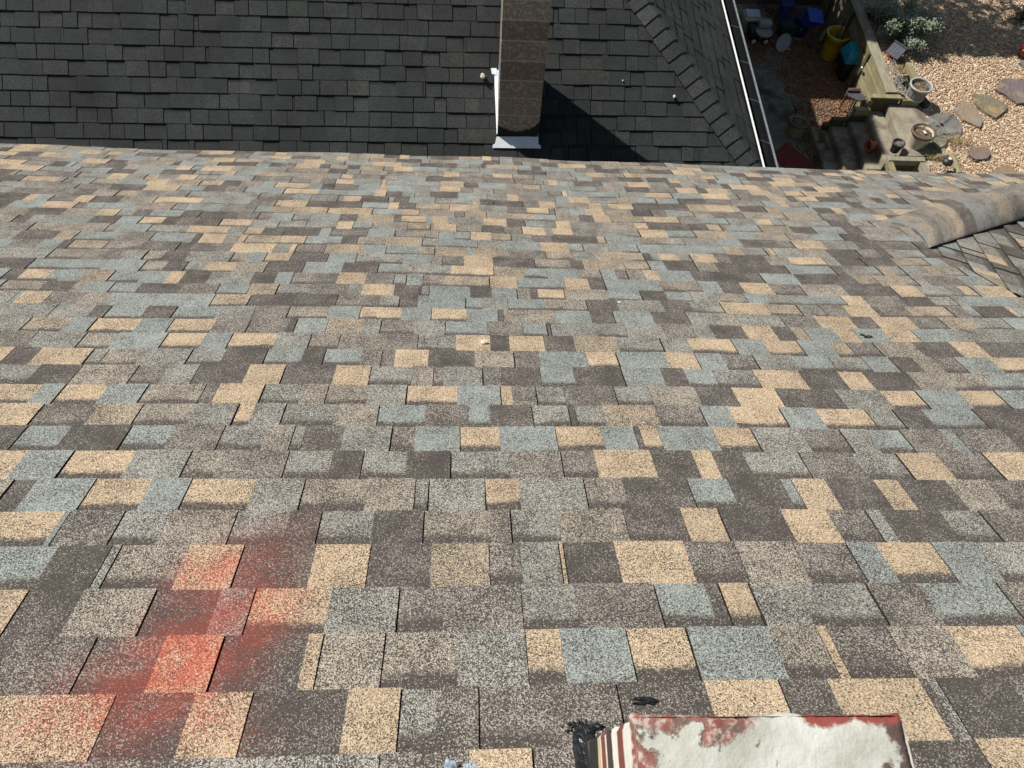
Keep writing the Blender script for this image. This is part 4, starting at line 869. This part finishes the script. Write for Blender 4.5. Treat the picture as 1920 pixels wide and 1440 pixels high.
# birdhouse
q = at(1674, 108, GZ1 + .02); t = thing('birdhouse', 'red birdhouse with a ribbed grey metal roof standing beside the bush', 'birdhouse', q, math.radians(35))
bm = B(); box(bm, -.09, .09, -.10, .10, 0, .16, bev=.004); vs = [bm.verts.new(v) for v in ((-.09, -.10, .16), (.09, -.10, .16), (0, -.10, .26), (-.09, .10, .16), (.09, .10, .16), (0, .10, .26))]
for f in ((0, 1, 2), (3, 5, 4), (0, 2, 5, 3), (1, 4, 5, 2)): bm.faces.new([vs[i] for i in f])
bd = obj('body', bm, pm('red_board', (.42, .075, .035), (.30, .05, .028), 9., .8), t); bm = B(); lathe(bm, [(0, 0), (.022, 0), (.022, .003), (0, .003)], 16); h_ = obj('entrance_hole', bm, pblack, bd); h_.location = (0, -.1005, .13); h_.rotation_euler = (math.radians(90), 0, 0)
rm = pm('ribbed_zinc', (.10, .112, .135), (.07, .078, .095), 14., .6, .1)
for sx in (-1, 1):
    bm = B(); n_ = 40; top = []; bot = []
    for i in range(n_ + 1):
        y = -.17 + .30 * i / n_; r0 = .008 * math.sin(i / n_ * math.pi * 2 * 9)
        top.append((0., y, .295 + r0)); bot.append((sx * .17, y, .125 + r0))
    for i in range(n_):
        vs = [bm.verts.new(v) for v in (top[i], top[i + 1], bot[i + 1], bot[i])]; bm.faces.new(vs); vs = [bm.verts.new((v[0], v[1], v[2] - .006)) for v in (top[i], top[i + 1], bot[i + 1], bot[i])]; bm.faces.new(vs)
    obj('roof_panel', bm, rm, t)
bm = B(); box(bm, -.015, .015, -.18, .14, .295, .312, bev=.003); obj('ridge', bm, slate, t)
# flagstones
def flag(px_, c1, c2, c3, label, i):
    pts = [at(x, y, GZ1 + .02) for x, y in px_]; cen = sum(pts) / len(pts); bm = B(); rd = random.Random(i); out = []
    for a, b in zip(pts, pts[1:] + pts[:1]):
        for k in range(4): t_ = k / 4; v = a * (1 - t_) + b * t_; out.append((v[0] - cen[0] + rd.uniform(-.012, .012), v[1] - cen[1] + rd.uniform(-.012, .012)))
    prism(bm, out, -.04, .012); bmesh.ops.bevel(bm, geom=[e for e in bm.edges if min(v.co.z for v in e.verts) > .01], offset=.008, segments=2, affect='EDGES')
    o = obj('flagstone', bm, pm('flagstone_%s' % 'abcdefgh'[i], c1, c2, 4., .75, .9, 14., c3=c3, sc3=3., dist=.02, det=8.), loc=cen); setp(o, label, 'flagstone', 'flagstones laid in the gravel')
flag([(1865, 168), (1880, 147), (1912, 150), (1938, 160), (1945, 190), (1908, 195), (1885, 178)], (.17, .13, .12), (.11, .09, .09), (.24, .17, .13), 'purplish flagstone at the right border, topmost of the flagstone path', 0)
flag([(1824, 178), (1855, 178), (1891, 201), (1868, 222), (1848, 212), (1828, 195)], (.20, .165, .10), (.11, .105, .09), (.30, .21, .10), 'ochre streaked pointed flagstone, second along the path from the right border', 1)
flag([(1788, 205), (1805, 190), (1830, 203), (1843, 225), (1838, 240), (1805, 226)], (.27, .20, .13), (.20, .155, .11), (.24, .21, .17), 'light brown flagstone between the ochre one and the grey one', 2)
flag([(1738, 222), (1760, 212), (1788, 215), (1804, 238), (1800, 258), (1775, 262), (1748, 252)], (.17, .165, .145), (.10, .10, .09), (.22, .20, .17), 'grey flagstone under the wire plant stake', 3)
flag([(1816, 281), (1826, 275), (1850, 276), (1858, 286), (1850, 298), (1830, 300), (1818, 291)], (.22, .14, .105), (.14, .115, .10), (.17, .15, .14), 'reddish grey oval flagstone alone in the lower gravel', 4)
flag([(1860, 322), (1878, 312), (1895, 311), (1906, 325), (1900, 345), (1870, 345)], (.26, .18, .10), (.19, .14, .09), None, 'brown flagstone half hidden by the edge of our roof', 5)
flag([(1745, 262), (1760, 256), (1776, 262), (1772, 274), (1756, 278)], (.15, .145, .115), (.10, .10, .08), (.24, .22, .15), 'small mossy flagstone among dry grass right of the cream planter on the landing', 6)
flag([(1911, 116), (1920, 113), (1935, 120), (1935, 131), (1922, 127)], (.16, .17, .17), (.10, .11, .11), None, 'bluish flagstone cut by the right border below the glazed pot', 7)
# wire plant stake with curl and its dark leaves
q = at(1742, 257, GZ1 + .03); t = thing('wire_stake', 'black wire plant stake with a curl leaning over the grey flagstone', 'garden stake', q); e = Vector(at(1789, 212, GZ1 + .35)) - Vector(q)
bm = B(); tube(bm, [(0, 0, 0), e * .5, e], .006, 8); obj('pole', bm, pblack, t)
bm = B(); pts = []; dx = e.normalized(); ax = dx.cross(Vector((0, 0, 1))).normalized(); ay = dx.cross(ax)
for i in range(70): a = i * .75; pts.append(e * (.58 + .40 * i / 70) + (ax * math.cos(a) + ay * math.sin(a)) * .022 + ax * .03)
tube(bm, pts, .003, 5); obj('spiral', bm, pblack, t)
bm = B()
for i in range(14):
    a = i * .9; c_ = e * .52; v = (ax * math.cos(a) + ay * math.sin(a)); tube(bm, [c_, c_ + v * .03, c_ + v * .05], [.012, .014, .002], 5)
obj('leaf_cluster', bm, pm('dark_leaf', (.035, .03, .028), (.06, .02, .02), 30.), t)
# round lid / small dark stones on that flagstone
for x, y, r_, lb2 in ((1757, 236, .028, 'small dark round stone on the left part of the grey flagstone'),):
    q = at(x, y, GZ1 + .035); bm = B(); bmesh.ops.create_icosphere(bm, subdivisions=2, radius=r_); [setattr(v, 'co', Vector((v.co.x * 1.2, v.co.y, v.co.z * .6)) * (1 + random.uniform(-.1, .1))) for v in bm.verts]; o = obj('stone', bm, slate, loc=q); setp(o, lb2, 'stone')
# little grill with a white sticker
q = at(1766, 318, GZ1); t = thing('small_grill', 'small black kettle grill on splayed legs at the edge of our roof', 'grill', q)
bm = B(); lathe(bm, [(0, .12), (.05, .125), (.085, .16), (.09, .19), (.092, .20), (.085, .22), (.05, .25), (0, .258)], 28); obj('bowl', bm, pblack, t, smooth=True)
for a in (.5, 2.6, 4.3): bm = B(); tube(bm, [(.05 * math.cos(a), .05 * math.sin(a), .14), (.11 * math.cos(a), .11 * math.sin(a), 0)], .008, 8); obj('leg', bm, grim, t)
bm = B(); box(bm, -.02, .03, -.02, .03, .255, .262, bev=.001); obj('sticker', bm, white, t)
# log
a, b = Vector(at(1784, 292, GZ1 + .05)), Vector(at(1797, 326, GZ1 + .05)); bm = B(); tube(bm, [(0, 0, 0), (b - a) * .5 + Vector((.01, 0, .01)), b - a], [.05, .056, .05], 12); [setattr(v, 'co', v.co + Vector((random.uniform(-.004, .004), random.uniform(-.004, .004), random.uniform(-.004, .004)))) for v in bm.verts]; o = obj('log', bm, wood, loc=a); setp(o, 'short mossy log lying right of the small grill', 'log')
a, b = Vector(at(1756, 293, GZ1 + .03)), Vector(at(1779, 291, GZ1 + .03)); bm = B(); tube(bm, [(0, 0, 0), b - a], .028, 12); o = obj('log', bm, wgrey, loc=a); setp(o, 'thin grey log lying above the small grill', 'log')
# glazed pot at the right border
q = at(1919, 105, GZ1); t = thing('glazed_pot', 'dark red glazed pot with yellow spots and yellow rim cut by the right border', 'pot', q)
bm = B(); lathe(bm, [(0, 0), (.10, 0), (.15, .1), (.165, .2), (.15, .29), (.13, .33), (.11, .33), (.12, .25), (0, .25)], 32); obj('body', bm, pm('red_glaze', (.17, .022, .018), (.12, .018, .015), 6., .25), t, smooth=True)
bm = B(); lathe(bm, [(.115, .33), (.12, .345), (.145, .345), (.15, .33), (.13, .32)], 32); obj('rim', bm, pm('yellow_glaze', (.45, .26, .05), None, 6., .3), t, smooth=True)
for a, z in ((3.6, .17), (4.3, .12), (4.9, .2), (3.1, .1), (5.6, .15)):
    bm = B(); lathe(bm, [(0, .004), (.022, .003), (.025, -.004)], 14); o_ = obj('spot', bm, pm('yellow_glaze', (.45, .26, .05)), t, smooth=True); o_.location = (.162 * math.cos(a), .162 * math.sin(a), z); o_.rotation_euler = Vector((math.cos(a), math.sin(a), 0)).to_track_quat('Z', 'Y').to_euler()
# ---------------------------------------------------------------- plants
def leaves(bm, n_, fc, size, asp=.5):
    for i in range(n_):
        c_, nrm = fc(); t_ = nrm.cross(Vector((random.gauss(0, 1), random.gauss(0, 1), random.gauss(0, 1)))).normalized(); b_ = nrm.cross(t_); s_ = size * random.uniform(.6, 1.3)
        vs = [bm.verts.new(c_ + t_ * s_), bm.verts.new(c_ + b_ * s_ * asp + nrm * s_ * .15), bm.verts.new(c_ - t_ * s_), bm.verts.new(c_ - b_ * s_ * asp + nrm * s_ * .15)]; bm.faces.new(vs)
        for v in vs: pass
def leafmat(name, c1, c2):
    m = pm(name, c1, c2, 5., .6, 0); return m
q = at(1684, 66, GZ1); bush = thing('bush', 'grey green small-leaved bush growing at the shaded edge of the gravel', 'bush', q)
bm = B(); stems = []
for i in range(34):
    a = random.uniform(0, 6.28); r_ = random.uniform(.1, .78); e_ = Vector((math.cos(a) * r_ * 1.0, math.sin(a) * r_ * .85, random.uniform(.15, .55))); stems.append(e_); tube(bm, [(0, 0, -.02), e_ * .5 + Vector((0, 0, .08)), e_], [.014, .009, .004], 5)
obj('stem', bm, pm('bark', (.10, .08, .06), (.06, .05, .035), 20.), bush)
def fc():
    e_ = random.choice(stems); c_ = e_ * random.uniform(.6, 1.1) + Vector((random.gauss(0, .07), random.gauss(0, .07), random.gauss(0, .05))); n_ = (Vector((random.gauss(0, .6), random.gauss(0, .6), 1))).normalized(); return c_, n_
bm = B(); leaves(bm, 17000, fc, .023, .6); obj('foliage', bm, leafmat('grey_green_leaf', (.25, .285, .20), (.14, .17, .115)), bush)
def fc2(): e_ = random.choice(stems[::4]); return e_ + Vector((random.gauss(0, .05), random.gauss(0, .05), random.gauss(.03, .03))), Vector((random.gauss(0, .5), random.gauss(0, .5), 1)).normalized()
bm = B(); leaves(bm, 420, fc2, .016, .6); obj('pale_leaves', bm, leafmat('pale_leaf', (.36, .37, .25), (.26, .28, .18)), bush)
def plant(x, y, z, r_, h_, n_, size, m, name, label, cat, asp=.5, up=.6):
    q_ = at(x, y, z); t_ = thing(name, label, cat, q_)
    def f(): a = random.uniform(0, 6.28); k = abs(random.gauss(0, .5)); return Vector((math.cos(a) * r_ * k, math.sin(a) * r_ * k, random.uniform(0, h_) * max(0, 1 - k * .6))), Vector((random.gauss(0, 1), random.gauss(0, 1), up)).normalized()
    bm = B(); leaves(bm, n_, f, size, asp); obj('foliage', bm, m, t_); bm = B(); [tube(bm, [(0, 0, 0), (random.gauss(0, r_ * .3), random.gauss(0, r_ * .3), h_ * .6)], .004, 5) for _ in range(6)]; obj('stem', bm, pm('bark', (.1, .08, .06)), t_); return t_
gl_ = leafmat('dark_green_leaf', (.07, .10, .045), (.035, .055, .028))
plant(1692, 160, GZ1, .20, .22, 700, .022, gl_, 'garden_plant', 'dark green plant growing between the timber wall and the grey barrel planter', 'plant')
plant(1914, 36, GZ1, .26, .35, 900, .024, leafmat('dull_leaf', (.085, .09, .055), (.05, .055, .035)), 'garden_plant', 'dark plant in the upper right corner of the gravel', 'plant')
plant(1632, 212, .25, .22, .25, 800, .020, leafmat('ivy_leaf', (.05, .06, .035), (.03, .035, .022)), 'ivy', 'dark ivy growing between the stepped timbers and the concrete steps', 'ivy')
q = at(1688, 150, 1.0); t = thing('wire_netting', 'crumpled grey wire netting hanging over the end of the timber wall', 'netting', at(1678, 140, 1.02)); bm = B()
for i in range(70):
    p = Vector((random.gauss(0, .05), random.uniform(-.55, .35), random.uniform(-.01, .05))); a = random.uniform(0, 6.28); l = random.uniform(.05, .14); tube(bm, [p, p + Vector((math.cos(a) * l * .5, math.sin(a) * l, random.uniform(-.01, .04))), p + Vector((math.cos(a + .7) * l * .8, math.sin(a + .7) * l * 1.5, 0))], .0035, 4)
obj('wires', bm, grim, t)
# dry grass tufts
def tuft(x, y, n_, r_, label):
    q_ = at(x, y, GZ1); bm = B()
    for i in range(n_):
        a, k = random.uniform(0, 6.28), abs(random.gauss(0, .55)) * r_; p = Vector((math.cos(a) * k * 1.3, math.sin(a) * k * .7, 0)); a2 = random.uniform(0, 6.28); l = random.uniform(.05, .13)
        tube(bm, [p, p + Vector((math.cos(a2) * l * .4, math.sin(a2) * l * .4, l * .6)), p + Vector((math.cos(a2) * l, math.sin(a2) * l, l * .5))], [.003, .0025, .0006], 3)
    o_ = obj('dry_grass', bm, pm('straw', (.50, .40, .22), (.33, .26, .14), 20.), loc=q_); setp(o_, label, 'dry grass')
tuft(1790, 266, 260, .34, 'dry straw-coloured grass tuft below the grey flagstone'); tuft(1752, 296, 160, .22, 'dry grass tuft between the landing and the small grill'); tuft(1684, 130, 120, .2, 'dry grass tuft behind the end of the timber wall near the birdhouse')
# a white scrap and pale stones
q = at(1478, 92, .03); bm = B(); box(bm, -.05, .05, -.012, .012, 0, .01, bev=.003); o = obj('scrap', bm, white, loc=q); o.rotation_euler = (0, .1, -.3); setp(o, 'small white scrap lying on the leaves below the oval lid', 'scrap')
# ---------------------------------------------------------------- unseen house and foliage added beyond the frame to shade the yard
ob = thing('added_far_house', 'unseen tall plain house added beyond the yard to shade it', 'house', (1, 19, 0))
sid = pm('brown_siding', (.10, .075, .055), (.07, .05, .038), 3., stretch=(1, 1, 14))
bm = B(); box(bm, -6, 2.3, 15.95, 24, 0, 7.05); local(obj('wall', bm, sid), ob); bm = B(); box(bm, -6.2, 2.4, 15.9, 24.2, 7.05, 7.2, bev=.02); local(obj('roof', bm, M_DARK if False else slate), ob)
for x in (-4, -1):
    bm = B(); box(bm, x - .55, x + .55, 15.90, 15.96, 3.6, 5.1, bev=.01); o = local(obj('window', bm, white), ob); bm = B(); box(bm, x - .47, x + .47, 15.885, 15.9, 3.68, 5.02); o2 = obj('pane', bm, pm('dark_glass', (.02, .025, .03), None, 2., .08, 0)); o2.parent = o
hg = thing('added_hedge', 'unseen tall leafy screen added beyond the fence to dapple the gravel with shade', 'added_hedge', (4.6, 17., 0))
def fh():  # added leaf cloud, shaped so its shadow edge runs straight over the gravel
    z_ = random.uniform(3.2, 7.1) if random.random() < .8 else 7.1 - abs(random.gauss(0, .2)); y_ = 12.75 + .45 * z_ + abs(random.gauss(0, 1.1)) + random.gauss(0, .03)
    return Vector((random.uniform(-2.2, 2.3), max(y_, 15.9) - 17., z_)), Vector((random.gauss(-.4, .6), random.gauss(0, .6), 1)).normalized()
bm = B(); leaves(bm, 8500, fh, .085, .6); obj('foliage', bm, leafmat('hedge_leaf', (.05, .085, .03), (.03, .05, .02)), hg)
bm = B(); [tube(bm, [(x, .2, 0), (x + .1, .3, 3), (x, .2, 6.3)], [.09, .06, .02], 8) for x in (-1.8, -.6, .6, 1.8)]; obj('stem', bm, pm('bark', (.1, .08, .06)), hg)
fn = thing('board_fence', 'dark brown board fence along the back of the patio', 'fence', (7., 15.9, 0))
bm = B()
for i in range(22): box(bm, 6.35 + i * .16, 6.35 + i * .16 + .15, 15.93, 15.955, 0, 1.8 + random.uniform(-.01, .01), bev=.003)
local(obj('boards', bm, sid), fn); bm = B(); box(bm, 6.35, 9.85, 15.957, 16.0, 1.4, 1.5); local(obj('rail', bm, sid), fn)
